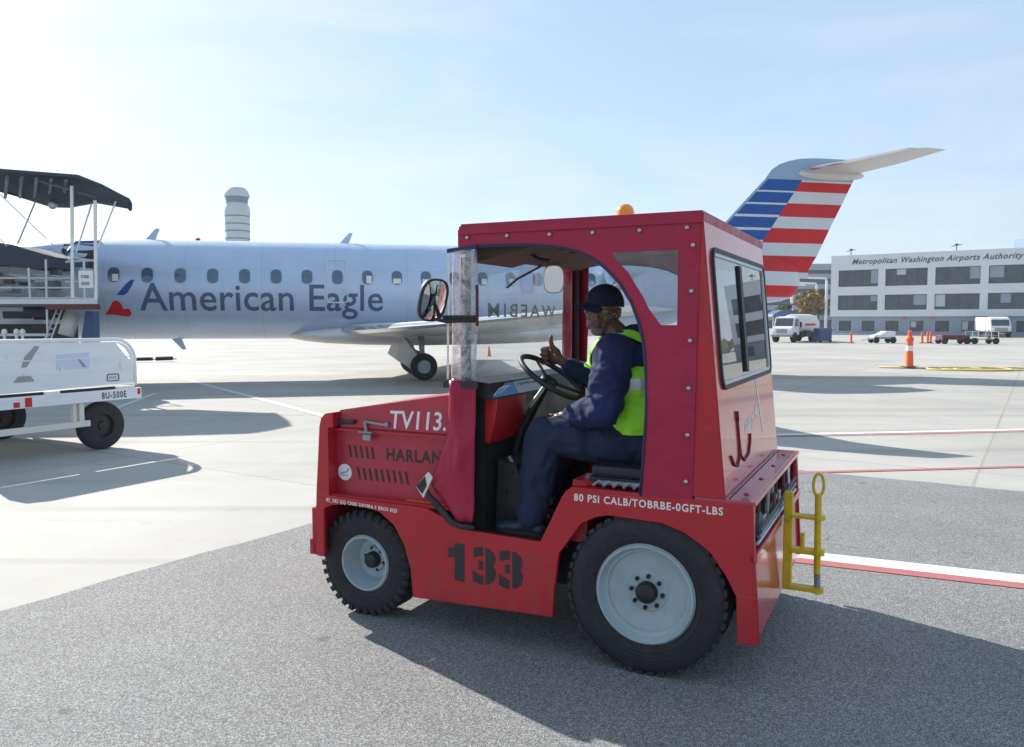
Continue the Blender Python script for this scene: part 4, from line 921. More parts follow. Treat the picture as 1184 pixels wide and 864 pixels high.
    for sg in (1,-1):
        w=surf('wing',[(sg*.9,-2.35,2.9,1.34,.42),(sg*1.6,-1.95,2.75,1.36,.38),(sg*3.2,-1.35,2.4,1.42,.32),(sg*6.5,-.2,2.5,1.56,.22),(sg*11.6,1.55,2.85,1.80,.12),(sg*11.8,1.7,2.9,1.82,.10)],M['wingm'],root,M['lemetal'],16)
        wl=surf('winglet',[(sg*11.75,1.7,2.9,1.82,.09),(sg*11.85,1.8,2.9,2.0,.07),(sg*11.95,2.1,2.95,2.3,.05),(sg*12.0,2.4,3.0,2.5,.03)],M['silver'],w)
        for vv,ss in ((4.0,1.9),(6.2,2.0)):
            b=MB(); b.ell(Lc(ss,sg*vv,1.42+.05*(vv-3)),(1.0,.09,.13),None,14,10); b.build('flap_fairing',M['bellym'],w,smooth=True)
    b=MB(); n=28; rings=[]
    for (s,c,wd,h) in [(-3.6,1.22,.5,.08),(-3.2,1.22,.9,.16),(-2.6,1.22,1.2,.23),(-1.6,1.23,1.38,.29),(0,1.23,1.42,.32),(2,1.24,1.4,.31),(3.6,1.26,1.25,.28),(4.8,1.3,.95,.22),(5.5,1.3,.4,.1)]:
        rings.append([b.bm.verts.new(Lc(s,wd*abs(math.cos(2*pi*k/n))**.7*(1 if math.cos(2*pi*k/n)>0 else -1),c+h*math.sin(2*pi*k/n))) for k in range(n)])
    for i in range(len(rings)-1):
        for k in range(n): b.face([rings[i][k],rings[i][(k+1)%n],rings[i+1][(k+1)%n],rings[i+1][k]])
    b.face(rings[0]); b.face(rings[-1]); b.build('belly_fairing',M['bellym'],root,smooth=True)
    # windows
    SK=lambda s,h,o: Lc(s,math.sqrt(max(0,(RF+o)**2-(h-CH)**2)),h)
    s=-7.86; i=0
    while s<5.2:
        pts=rrect(-.135,.135,-.185,.185,.12,5)
        w=MB(); 
        vs=[SK(s+a,2.80+c,.004) for a,c in pts]
        ctr=SK(s,2.80,.006); cv=w.bm.verts.new(ctr); ring=[w.bm.verts.new(p) for p in vs]
        for k in range(len(ring)): w.face([cv,ring[k],ring[(k+1)%len(ring)]])
        o=w.build('cabin_window',M['winglass'],root)
        b2=MB(); inner=[b2.bm.verts.new(SK(s+a,2.80+c,.003)) for a,c in pts]; outr=[b2.bm.verts.new(SK(s+a*1.13,2.80+c*1.1,.005)) for a,c in pts]
        for k in range(len(pts)): b2.face([inner[k],inner[(k+1)%len(pts)],outr[(k+1)%len(pts)],outr[k]])
        b2.build('window_surround',M['acgrey'],o)
        if i in (0,8,9,10,12,13):
            hb={0:.02,8:.05,9:-.02,10:-.03}.get(i,.0); b3=MB(); x0=-.10 if i in(9,10) else -.03; 
            b3.quad([SK(s+x0,2.80-.16,.009),SK(s+.11,2.80-.16,.009),SK(s+.11,2.80+hb,.009),SK(s+x0,2.80+hb,.009)]); b3.build('window_blind',M['blind'],o)
        s+=.797; i+=1
    # overwing exit outline
    b=MB(); a=rrect(-2.56,-2.02,2.12,3.28,.08,4)
    den=[]
    for k in range(len(a)):
        p=a[k]; q=a[(k+1)%len(a)]
        for t in range(6): den.append((p[0]+(q[0]-p[0])*t/6,p[1]+(q[1]-p[1])*t/6))
    b.tube([SK(x,y,.004) for x,y in den],.024,5,closed=True); b.build('emergency_exit',M['acwhite'],root)
    # letters
    def TF(s0,h0): return lambda x,y,z: SK(s0+x,h0+y,.005+z)
    text('fuselage_lettering','American Eagle',TF(-7.27,1.66),(6.20,.94),M['actext'],root,bold=.008,spacing=1.02,ext=.002,cuts=(0,.95,.06))
    # eagle emblem
    def patch(nm,poly,m):
        bm=bmesh.new(); vs=[bm.verts.new((a,c,0)) for a,c in poly]; bm.faces.new(vs)
        for k in range(1,22): bmesh.ops.bisect_plane(bm,geom=bm.verts[:]+bm.edges[:]+bm.faces[:],plane_co=(0,1.7+k*.05,0),plane_no=(0,1,0))
        for v in bm.verts: v.co=SK(v.co.x,v.co.y,.005)
        me=bpy.data.meshes.new(nm); bm.to_mesh(me); bm.free(); return link(nm,me,m,em)
    em=bpy.data.objects.new('tail_emblem',None); COL.objects.link(em); em.parent=root
    patch('blue_feather',[(-7.80,2.28),(-7.72,2.38),(-7.56,2.58),(-7.46,2.67),(-7.36,2.68),(-7.44,2.50),(-7.54,2.34),(-7.62,2.28)],M['acblue'])
    patch('red_feather',[(-8.12,1.78),(-8.02,1.92),(-7.90,2.12),(-7.80,2.15),(-7.70,2.05),(-7.67,1.93),(-7.52,1.94),(-7.49,1.80),(-7.56,1.73),(-7.72,1.75),(-7.88,1.78)],M['acred'])
    # cockpit / door
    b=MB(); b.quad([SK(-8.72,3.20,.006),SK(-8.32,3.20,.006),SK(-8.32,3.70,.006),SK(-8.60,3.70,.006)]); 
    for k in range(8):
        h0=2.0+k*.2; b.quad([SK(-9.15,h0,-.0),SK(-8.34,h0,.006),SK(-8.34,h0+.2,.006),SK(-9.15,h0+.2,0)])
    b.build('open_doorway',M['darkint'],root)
    b=MB(); b.tube([SK(-9.2,2.0,.02)]+[SK(-9.2+.03*k,2.0+.2*k,.02) for k in range(1,8)]+[SK(-8.9,3.66,.02),SK(-8.3,3.70,.02)],.03,6); b.build('door_frame',M['acblue'],root)
    b=MB()
    def NS(s,h,o=.01):
        # point on nose surface
        for i in range(len(secs)-1):
            if secs[i][0]<=s<=secs[i+1][0]:
                t=(s-secs[i][0])/(secs[i+1][0]-secs[i][0]); c,w,hh=[secs[i][j]+(secs[i+1][j]-secs[i][j])*t for j in (1,2,3)]
                q=max(-1,min(1,(h-c)/hh)); return Lc(s,w*math.sqrt(1-q*q)+o,h)
    for p in ([(-11.3,2.62),(-10.75,2.72),(-10.70,3.15),(-10.95,3.0)],[(-10.68,2.74),(-10.2,2.80),(-10.2,3.22),(-10.62,3.18)]): b.quad([NS(*q) for q in p])
    b.build('cockpit_window',M['winglass'],root)
    # antennas
    for (s,h,d) in ((-7.35,3.82,1),(-2.2,3.82,1),(-6.75,1.14,-1)):
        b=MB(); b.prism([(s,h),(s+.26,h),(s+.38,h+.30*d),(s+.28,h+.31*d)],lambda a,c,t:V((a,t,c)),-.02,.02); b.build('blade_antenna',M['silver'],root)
    b=MB(); b.lathe([(.07,0),(.06,.06),(0,.09)],(-6.0,0,3.82),n=12); b.build('anticollision_beacon',M['acred'],root)
    # engines
    for sg in (1,-1):
        ec=Lc(5.2,sg*2.05,3.22); t=bpy.data.objects.new('engine',None); COL.objects.link(t); t.parent=root
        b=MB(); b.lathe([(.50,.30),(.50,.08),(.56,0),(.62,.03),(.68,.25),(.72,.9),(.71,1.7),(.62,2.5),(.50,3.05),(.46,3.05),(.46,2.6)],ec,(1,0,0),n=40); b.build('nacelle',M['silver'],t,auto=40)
        b=MB(); b.lathe([(.565,-.004),(.60,-.004),(.645,.05),(.655,.12),(.64,.12)],ec,(1,0,0),n=40); b.build('intake_lip',M['lemetal'],t,smooth=True)
        b=MB(); b.lathe([(.50,.28),(.12,.28),(0,.02)],ec,(1,0,0),n=32); b.lathe([(.46,2.7),(.2,2.7),(.15,3.2),(0,3.5)],ec,(1,0,0),n=24); b.build('fan',M['dull'],t,auto=30)
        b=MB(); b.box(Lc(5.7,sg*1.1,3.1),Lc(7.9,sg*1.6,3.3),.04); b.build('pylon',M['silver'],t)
    # gear
    def gear(name,s,v,r,wd,top,door=True):
        t=bpy.data.objects.new(name,None); COL.objects.link(t); t.parent=root
        for dv in (-.17,.17):
            b=MB(); b.lathe([(r*.5,-wd/2),(r*.85,-wd/2),(r*.97,-wd*.38),(r,-wd*.2),(r,wd*.2),(r*.97,wd*.38),(r*.85,wd/2),(r*.5,wd/2)],Lc(s,v+dv,r),(0,1,0),n=36); w=b.build('tyre',M['tyre'],t,auto=40)
            b=MB(); b.lathe([(r*.5,-wd*.45),(r*.46,-wd*.3),(r*.2,-wd*.3),(r*.16,-wd*.45),(0,-wd*.45)],Lc(s,v+dv,r),(0,1,0),n=24)
            b.lathe([(r*.5,wd*.45),(r*.46,wd*.3),(r*.2,wd*.3),(r*.16,wd*.45),(0,wd*.45)],Lc(s,v+dv,r),(0,1,0),n=24)
            for k in range(8):
                a=2*pi*k/8; 
                for sgn in (-1,1): b.ell(Lc(s,v+dv,r)+V((r*.33*math.cos(a),sgn*wd*.31,r*.33*math.sin(a))),(.022,.012,.022),None,8,6)
            b.build('wheel_hub',M['rim'],w,auto=40)
        b=MB(); b.tube([Lc(s,v-.2,r),Lc(s,v+.2,r)],.04,8); b.tube([Lc(s,v,r),Lc(s-.05,v-.05,top)],[.06,.09],10); b.tube([Lc(s,v,r+.1),Lc(s-.5,v-.1,top)],.04,8); b.build('strut',M['dull'],t,smooth=True)
        if door:
            b=MB(); b.prism([(s-.78,.62),(s-.35,.30),(s-.12,.40),(s-.12,.62),(s-.55,1.15)],lambda a,c,tt:Lc(a,tt,c),v+.08,v+.16); b.build('gear_door',M['bellym'],t)
        return t
    gear('main_landing_gear',0,1.45,.37,.24,1.2); gear('main_landing_gear',0,-1.45,.37,.24,1.2); gear('nose_landing_gear',-10.9,0,.24,.16,1.5)
    b=MB(); b.tube([Lc(-4.9,1.6,.06),Lc(-4.0,1.6,.05)],.04); 
    b.bm.free()
aircraft()
# ------------------------------------------------------------------ setting
F_=940.; PIT=math.atan((432-370)/F_); EYE=1.65
def ray(x,y):
    a=(x-592)/F_; c=-(y-432)/F_; return Vector((a,math.cos(PIT)+c*math.sin(PIT),-math.sin(PIT)+c*math.cos(PIT)))
def at(x,y,Y): r=ray(x,y); t=Y/r.y; return Vector((r.x*t,Y,EYE+r.z*t))
def gd(x,y): r=ray(x,y); t=-EYE/r.z; return Vector((r.x*t,r.y*t,0))
def sheet(name,poly,z,m,kind='structure'):
    b=MB(); b.face([b.bm.verts.new((p[0],p[1],z)) for p in poly]); o=b.build(name,m)
    for p in o.data.polygons:
        if p.normal.z<0: o.data.flip_normals(); break
    return tag(o,kind=kind)
sheet('ground',[(-3000,-3000),(3000,-3000),(3000,3000),(-3000,3000)],0,M['concrete'])
e1=Vector((math.cos(R(57)),math.sin(R(57)),0)); e2=Vector((e1.y,-e1.x,0))
def GE(a,b_): p=e1*a+e2*b_; return (p.x,p.y)
rg=random.Random(5)
edge=[GE(9.15-.35*k,-4.9+.025*rg.uniform(-1,1)) for k in range(0,60)]; edge2=[GE(9.15+.0+.02*rg.uniform(-1,1)+(.0),-4.9+.4*k) for k in range(1,70)]
sheet('asphalt_apron',[edge2[-1]]+edge2[-2::-1]+edge+[GE(-40,-4.9),GE(-40,23)],.004,M['asphalt'])
def stripe(name,p,q,w,z,m,ext=(0,0),seg=1):
    p=Vector((p[0],p[1],0));q=Vector((q[0],q[1],0));d=(q-p).normalized();p-=d*ext[0];q+=d*ext[1];n=Vector((-d.y,d.x,0))*w/2
    return sheet(name,[p+n,p-n,q-n,q+n],z,m)
stripe('white_line',gd(950,645),gd(1184,671),.19,.009,M['linewhite'],(.9,3)); 
pw=gd(950,645);qw=gd(1184,671);dw=(qw-pw).normalized();nw=Vector((dw.y,-dw.x,0))
stripe('red_line',pw+nw*.155,qw+nw*.155,.12,.0085,M['linered'],(.9,3))
a_=gd(900,503);c_=gd(1184,497); stripe('white_edge_line',a_,c_,.16,.005,M['linewhite'],(6,8)); dn=Vector((0,-.17,0)); stripe('pink_edge_line',a_+dn,c_+dn,.10,.0055,M['linepink'],(6,8))
stripe('red_boundary_line',gd(925,547),gd(1184,540),.10,.006,M['linered'],(1.6,6))
stripe('taxi_line',gd(245,447),gd(370,480),.16,.005,M['linefaint'],(3,5)); stripe('taxi_line',gd(390,412),gd(300,416),.18,.005,M['linefaint'],(2,2))
stripe('stand_line',gd(130,474),gd(180,455),.12,.006,M['linefaint'],(0,0)); 
# small debris on the ground
# ------------------------------------------------------------------ terminal office building
B0=Vector((36.1,91,0)); BD=Vector((14.9,-11,0)).normalized(); BN=Vector((BD.y,-BD.x,0))  # BN towards camera
brz=math.atan2(BD.y,BD.x)
bt=thing('office_building','long white three-storey office building with dark ribbon windows and slanted lettering along its roof edge','building',B0,brz)
Lb=24.2; BP=lambda a,c,t:Vector((a,t,c)) ; # local y negative = toward camera
holes=[];gh=[]
for i in range(5):
    x0=.3+4.82*i
    holes.append([(x0,5.28),(x0+4.1,5.28),(x0+4.1,7.1),(x0,7.1)]); holes.append([(x0,2.72),(x0+4.1,2.72),(x0+4.1,4.35),(x0,4.35)])
for i in range(10): gh.append([(.4+2.41*i,.42),(1.7+2.41*i,.42),(1.7+2.41*i,1.56),(.4+2.41*i,1.56)])
plate('wall',[[(-.5,2.02),(Lb,2.02),(Lb,8.68),(-.5,8.68)]]+holes,BP,-.25,.05,M['bldg'],bt)
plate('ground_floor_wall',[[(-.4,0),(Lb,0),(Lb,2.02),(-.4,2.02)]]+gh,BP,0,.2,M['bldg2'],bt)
b=MB(); b.box((-.5,.05,2.02),(-.2,14,8.68)); b.box((-.4,.2,0),(-.2,14,2.02)); b.box((-.5,.06,8.45),(Lb,14,8.6)); b.box((-.5,13.7,0),(Lb,14,8.6)); b.box((-.52,-.27,8.60),(Lb,.1,8.72)); b.box((Lb-.3,.05,0),(Lb,14,8.6)); b.build('roof',M['bldg'],bt)
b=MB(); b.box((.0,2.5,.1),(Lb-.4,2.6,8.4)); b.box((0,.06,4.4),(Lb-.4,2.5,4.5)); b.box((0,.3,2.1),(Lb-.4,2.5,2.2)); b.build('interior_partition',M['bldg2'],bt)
rb=random.Random(11)
def window(x0,x1,z0,z1,nm,y,npan):
    b=MB(); b.quad([(x0,y,z0),(x1,y,z0),(x1,y,z1),(x0,y,z1)]); w=b.build('window',M['bwin'],bt)
    b=MB(); b.box((x0,y-.06,z0),(x1,y-.01,z0+.07)); b.box((x0,y-.06,z1-.07),(x1,y-.01,z1))
    for k in range(npan+1): xx=x0+(x1-x0)*k/npan; b.box((max(x0,xx-.04),y-.07,z0+.07),(min(x1,xx+.04),y-.01,z1-.07))
    b.build('window_frame',M['bframe'],w)
    if rb.random()<.5:
        k=rb.randrange(npan); xa=x0+(x1-x0)*k/npan+.06; xb=x0+(x1-x0)*(k+1)/npan-.06; b=MB(); zz=z1-rb.uniform(.3,.9)*(z1-z0); b.quad([(xa,y-.004,zz),(xb,y-.004,zz),(xb,y-.004,z1-.07),(xa,y-.004,z1-.07)]); b.build('blind',M['tower'] if rb.random()<.5 else M['bldg2'],w)
for i,h in enumerate(holes): window(h[0][0],h[1][0],h[0][1],h[2][1],'w',-.08,5 if i<2 else (4 if i%3 else 3))
for h in gh: window(h[0][0],h[1][0],h[0][1],h[2][1],'g',.1,2)
text('roof_lettering','Metropolitan Washington Airports Authority',lambda x,y,z:Vector((1.7+x,-.255-z,7.52+y)),(16.0,.78),M['btext'],bt,bold=.012,shear=.35,spacing=1.12,ext=.03)
for x in (1.0,11.5,21): 
    b=MB(); b.tube([(x,2,8.6),(x,2,9.5)],.05,6); b.tube([(x-.5,2,9.35),(x+.5,2,9.5)],.04,6); b.ell((x,2,9.5),(.22,.1,.14)); b.build('roof_antenna',M['bframe'],bt)
for x in (7.1,9.8): 
    b=MB(); b.ell((x,-.35,1.82),(.16,.1,.10)); b.build('wall_lamp',M['orange'],bt)
# lower dark hedge-like kerb at base
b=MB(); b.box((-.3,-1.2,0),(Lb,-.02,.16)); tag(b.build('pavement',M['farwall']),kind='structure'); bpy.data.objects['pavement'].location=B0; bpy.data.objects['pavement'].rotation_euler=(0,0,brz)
# far garage
g=thing('parking_garage','hazy grey-blue multi-level garage with pale curved floor bands behind the orange tree','building',(0,0,0))
b=MB(); n=24
def cyl(r,z0,z1,m,nm):
    b=MB(); P=[]
    for k in range(n+1): a=R(200+140*k/n); P.append((60+r*math.cos(a)*1.3,172+r*math.sin(a)))
    b.prism(P,lambda x,y,t:Vector((x,y,t)),z0,z1); return b.build(nm,m,g)
cyl(14.6,0,11.6,M['fardark'],'core'); 
for k in range(5): cyl(15,1.6+2.0*k,2.5+2.0*k,M['farwall'],'floor_band')
cyl(15.05,11.2,12.4,M['farwall'],'roof_parapet')
b=MB(); [b.box((400+a,620+0,0),(400+a+9,640,h)) for a,h in ((-18,56),(-8,64),(2,70))]; tag(b.build('tower_block',M['farblue']),'pale blue stepped high-rise peeking above the right end of the office roof','building')
# control tower
ct=thing('control_tower','pale round airport control tower with ribbed levels rising above the jet','control tower',(-100.3,300,0))
b=MB(); b.lathe([(0,0),(4.2,0),(4.2,33),(4.25,33)],(0,0,0),n=40)
z=0
prof=[(4.25,30),(4.3,33.6),(4.1,34.0),(4.3,34.4),(4.35,36.2),(4.1,36.5),(4.35,37.0),(4.4,39.0),(4.15,39.3),(4.5,39.8),(4.55,41.2),(4.3,42.6),(3.8,43.6)]
b.lathe(prof,(0,0,0),n=40); b.lathe([(3.7,43.5),(3.75,43.9),(4.0,44.0),(3.8,44.0)],(0,0,0),n=40); b.build('shaft',M['tower'],ct,auto=30)
for zz in (33.9,36.5,39.25,31.2): 
    b=MB(); b.lathe([(4.2,zz-.25),(4.42,zz-.2),(4.42,zz+.15),(4.2,zz+.2)],(0,0,0),n=40); b.build('band',M['towerd'],ct)
b=MB(); b.lathe([(3.6,43.9),(4.15,46.3),(4.15,46.4)],(0,0,0),n=24); b.build('cab_glass',M['towerd'],ct)
b=MB(); b.lathe([(4.5,46.3),(4.5,47.1),(4.3,47.6),(3.9,48.4),(3.2,49.3),(2.5,49.7),(0,49.8)],(0,0,0),n=40); b.lathe([(0,46.3),(4.5,46.3)],(0,0,0),n=40); b.build('roof_cap',M['tower'],ct,auto=30)
# street lamps
for i,(x,y,w,lb) in enumerate(((944.5,328,-3.4,'white lamp post with long level arm, nearer the orange tree'),(956,322,-4.4,'taller white lamp post with long level arm, nearest the office building'),(916,330,1.5,'pale lamp post showing beside the striped tail of the jet'))):
    p=at(x,y,128-4*i); t=thing('street_lamp',lb,'street lamp',(p.x,p.y,0),0,'lamp posts by the garage')
    b=MB(); b.tube([(0,0,0),(0,0,p.z-.5),(.12*(-1 if w>0 else 1)*-1,0,p.z),(w,0,p.z+.1)],[.22,.2,.16,.12],8); b.build('pole',M['white'],t,smooth=True)
    b=MB(); b.ell((w,0,p.z+.03),(.6,.22,.13)); b.build('lamp_head',M['white'],t,smooth=True)
# trees
def tree(loc,h,r,m,lb,seed,trunk=.35,n=1500,leaf=.16,grp=None):
    rg=random.Random(seed); t=thing('tree',lb,'tree',loc,0,grp)
    b=MB(); b.tube([(0,0,0),(.05,0,h*.3),(-.05,.1,h*.55),(.1,0,h*.85)],[trunk*.5,trunk*.4,trunk*.25,.04],8)
    lobes=[]
    for k in range(9):
        a=rg.uniform(0,2*pi); d=rg.uniform(.2,.75)*r; c=Vector((d*math.cos(a),d*math.sin(a),h*rg.uniform(.42,.82))); lobes.append((c,r*rg.uniform(.3,.52)))
        b.tube([(0,0,h*.35),(c.x*.5,c.y*.5,h*.35+(c.z-h*.35)*.6),c],[.09,.06,.02],6)
    b.build('trunk',M['bark'],t)
    b=MB()
    for k in range(n):
        c,rr_=rg.choice(lobes); v=Vector((rg.gauss(0,1),rg.gauss(0,1),rg.gauss(0,1))).normalized()*rr_*rg.uniform(.4,1.05)
        p=c+v; x,y,d=frame(Vector((rg.uniform(-1,1),rg.uniform(-1,1),rg.uniform(-1,1)))); s=leaf*rg.uniform(.6,1.3); b.mi=rg.choice((0,0,1)) if m==0 else 1
        b.quad([p+x*s,p+y*s,p-x*s,p-y*s])
    b.build('crown',[M['leafo'],M['leafg']],t)
p=at(935,362,122); tree((p.x-.3,122,0),6.6,2.4,0,'orange and gold autumn tree between the jet tail and the office building',4,n=2200,leaf=.2)
tree((p.x+2.9,126,0),7.0,2.0,1,'dark green tree just right of the orange autumn tree',8,n=1300,leaf=.2)
tree((p.x-5.2,118,0),4.6,1.8,1,'low green tree under the tail cone of the jet',9,n=900,leaf=.18)
# treeline (far wood)
b=MB(); rt=random.Random(2)
for k in range(5200):
    a=rt.uniform(-1.0,1.0); dd=rt.uniform(520,620); hh=8*(1+.4*noise.noise(Vector((a*14,0,0)))); 
    p=Vector((dd*math.sin(a),dd*math.cos(a),rt.uniform(0,hh))); s=rt.uniform(1.2,2.6); x,y,d=frame(Vector((rt.uniform(-1,1),rt.uniform(-1,1),rt.uniform(-.5,.5)))); b.quad([p+x*s,p+y*s,p-x*s,p-y*s])
tag(b.build('far_treeline',M['leafg']),kind='stuff')
# ------------------------------------------------------------------ cones and posts
def cone(x,y,hpx,lb,grp=None,tall=True):
    p=gd(x,y); h=hpx/F_*p.y; t=thing('traffic_cone',lb,'traffic cone',p,rng.uniform(0,1),grp)
    b=MB(); b.lathe([(0,.0),(h*.26,.0),(h*.25,h*.035),(h*.16,h*.06),(0,h*.06)],(0,0,0),n=10); b.build('rubber_base',M['black'],t,auto=30)
    b=MB(); r=h*.105
    if tall: b.lathe([(r*1.2,h*.05),(r,h*.09),(r*.8,h*.55),(r*.78,h*.72),(r*.95,h*.74),(r*.9,h*.80),(r*.5,h*.84),(r*.5,h*.97),(0,h)],(0,0,0),n=20)
    else: b.lathe([(r*2.2,h*.05),(r*1.9,h*.09),(r*.45,h*.97),(0,h)],(0,0,0),n=20)
    b.build('cone_body',M['orange'],t,auto=40)
    if tall and hpx>20: 
        for z0,z1 in ((.46,.60),): b=MB(); b.lathe([(r*.86,h*z0),(r*.83,h*z1)],(0,0,0),n=20); b.build('reflective_band',M['white'],t,smooth=True)
    return t
rng=random.Random(1)
cone(1051,426,44,'tall orange delineator post with white band standing near the yellow hose')
cone(565.5,412,12,'small orange cone under the wing seen through the tractor windscreen',tall=False)
cone(984,397,14,'thin orange post between the tanker truck and the small white utility trailer')
cone(1066,397,14,'left one of the far trio of orange posts beside the maroon cart',grp='far trio of orange posts'); cone(1072.5,397,14,'middle one of the far trio of orange posts beside the maroon cart',grp='far trio of orange posts'); cone(1076,397,14,'right one of the far trio of orange posts, nearest the maroon cart',grp='far trio of orange posts')
# hose
b=MB(); pts=[]
for k in range(90):
    t=k/89; a=t*2*pi*3.1; pts.append(Vector((14.6+2.0*t+1.7*math.cos(a)*(.6+.4*t),26.8+.9*math.sin(a)*(1-.3*t),.03+.012*(k%7)/7)))
b.tube([Vector((12.6,27.9,.03)),Vector((13.4,27.5,.03))]+pts+[Vector((18.5,26.6,.03)),Vector((21.5,27.4,.03))],.028,5)
tag(b.build('hose',M['hose'],smooth=True),'yellow hose lying in loose coils on the concrete behind the tall orange post','hose')
# ------------------------------------------------------------------ vehicles
def wheels(b,pos,r,w):
    for (x,y) in pos: b.lathe([(0,-w/2),(r*.6,-w/2),(r*.95,-w/2),(r,-w*.3),(r,w*.3),(r*.95,w/2),(0,w/2)],(x,y,r),(0,1,0),n=20)
def tanker():
    p=gd(921,396.5); t=thing('tanker_truck','white bonneted tanker truck with red stripe parked in front of the office building','truck',(p.x-.2,p.y+1.4,0),R(228))
    # local x forward
    b=MB(); b.prism([(.1,.55),(1.0,.55),(1.0,1.05),(.85,1.15),(.62,1.17),(.45,1.85),(-.35,1.9),(-.4,.55)],SI,-.75,.75); bmesh.ops.bevel(b.bm,geom=b.bm.edges[:],offset=.04,segments=2,affect='EDGES'); b.build('cab',M['white'],t,auto=35)
    b=MB(); b.prism([(.625,1.20),(.47,1.76),(.46,1.76),(.61,1.20)],lambda a,c,tt:Vector((a+.04,tt,c)),-.65,.65)
    for s in (-.765,.765): b.prism([(.50,1.18),(.38,1.72),(-.15,1.72),(-.15,1.18)],SI,s-.006,s+.006)
    b.build('windscreen',M['bwin'],t)
    b=MB(); b.box((1.0,-.4,.68),(1.03,.4,.98)); b.build('grille',M['dull'],t)
    b=MB(); b.box((.95,-.8,.42),(1.12,.8,.58),.02); b.build('bumper',M['dull'],t)
    for s in (-.58,.58): b=MB(); b.ell((1.0,s,.84),(.05,.10,.09)); b.build('headlight',M['cream'],t,smooth=True)
    b=MB(); b.box((-4.2,-.5,.50),(.9,.5,.64)); b.box((-2.2,.5,.4),(-1.2,.9,.85),.02); b.box((-1.0,.4,.35),(-.4,.88,.8),.02); b.build('chassis',M['blackpaint'],t)
    b=MB(); b.lathe([(0,-4.3),(.55,-4.25),(.78,-4.1),(.80,-3.9),(.80,-.8),(.78,-.6),(.5,-.48),(0,-.45)],(0,0,1.28),(1,0,0),n=28); b.build('tank',M['cream'],t,auto=40)
    b=MB(); b.box((-3.2,.795,1.22),(-1.3,.815,1.38)); b.build('red_stripe',M['acred'],t)
    b=MB(); wheels(b,[(.45,.68),(.45,-.68),(-2.9,.65),(-2.9,-.65),(-3.6,.65),(-3.6,-.65)],.38,.26); b.build('wheels',M['tyre'],t,auto=40)
    b=MB(); b.tube([(.1,.9,1.0),(.1,.98,1.0),(.1,.98,1.5)],.03); b.box((.05,.95,1.1),(.12,1.1,1.5),.01); b.build('door_mirror',M['blackpaint'],t)
tanker()
def van():
    p=gd(1161,390.5); t=thing('fuel_truck','white rounded-front truck facing the camera at the right edge, before the office ground floor','truck',(p.x+.0,p.y+1.0,0),R(-105))
    b=MB(); b.prism([(.2,.5),(.95,.5),(1.0,.95),(.75,1.08),(.5,1.7),(.3,1.88),(-.6,1.95),(-.6,.5)],SI,-.85,.85); bmesh.ops.bevel(b.bm,geom=b.bm.edges[:],offset=.09,segments=3,affect='EDGES'); b.build('cab',M['white'],t,auto=40)
    b=MB(); b.prism([(.80,1.10),(.56,1.66),(.52,1.66),(.70,1.10)],SI,-.72,.72); b.build('windscreen',M['bwin'],t)
    b=MB(); b.box((.95,-.55,.62),(1.03,.55,.9),.01); b.build('grille',M['dull'],t)
    b=MB(); b.box((.85,-.85,.3),(1.05,.85,.52),.03); b.box((-4,-.5,.4),(.8,.5,.55)); b.build('chassis',M['blackpaint'],t)
    b=MB(); b.box((-4.2,-.95,.6),(-.75,.95,1.9),.12); b.build('tank_body',M['white'],t,auto=40)
    b=MB(); b.box((1.04,-.3,.34),(1.06,.3,.44)); b.build('number_plate',M['hose'],t)
    b=MB(); wheels(b,[(.35,.78),(.35,-.78),(-3,.75),(-3,-.75)],.36,.25); b.build('wheels',M['tyre'],t,auto=40)
van()
# distant service gear
def flatcart(x,y,L,hgt,m,lb,frame_=False,rz=0):
    p=gd(x,y); t=thing('utility_cart',lb,'baggage cart',(p.x,p.y+.3,0),rz)
    b=MB(); b.box((-L/2,-.45,.30),(L/2,.45,hgt),.03); b.build('cart_bed',m,t)
    b=MB(); wheels(b,[(-L*.4,-.42),(-L*.4,.42),(L*.4,-.42),(L*.4,.42)],.22,.14); b.build('wheels',M['tyre'],t,auto=40)
    b=MB(); b.tube([(-L/2,0,.3),(-L/2-.7,0,.2)],.03,6)
    if frame_:
        for sx in (-L/2,0,L/2):
            for sy in (-.42,.42): b.tube([(sx,sy,.3),(sx,sy,.85)],.025,6)
        for sy in (-.42,.42): b.tube([(-L/2,sy,.85),(L/2,sy,.85)],.025,6); b.tube([(-L/2,sy,.6),(L/2,sy,.6)],.02,6)
    b.build('cart_frame',M['galv'],t); return t
flatcart(1104,398,1.9,.62,M['maroon'],'low maroon towing cart in front of the office building, left of the open frame cart')
flatcart(1138,398,1.8,.36,M['dull'],'open metal frame cart with wheels beside the low maroon cart',True)
t=flatcart(1022,397,1.5,.45,M['dull'],'small white utility trailer with sloped hood between the orange posts',False)
b=MB(); b.prism([(-.75,.45),(.75,.45),(.75,.85),(.1,.85),(-.35,.62),(-.75,.55)],SI,-.42,.42); b.build('sloped_hood',M['white'],t)
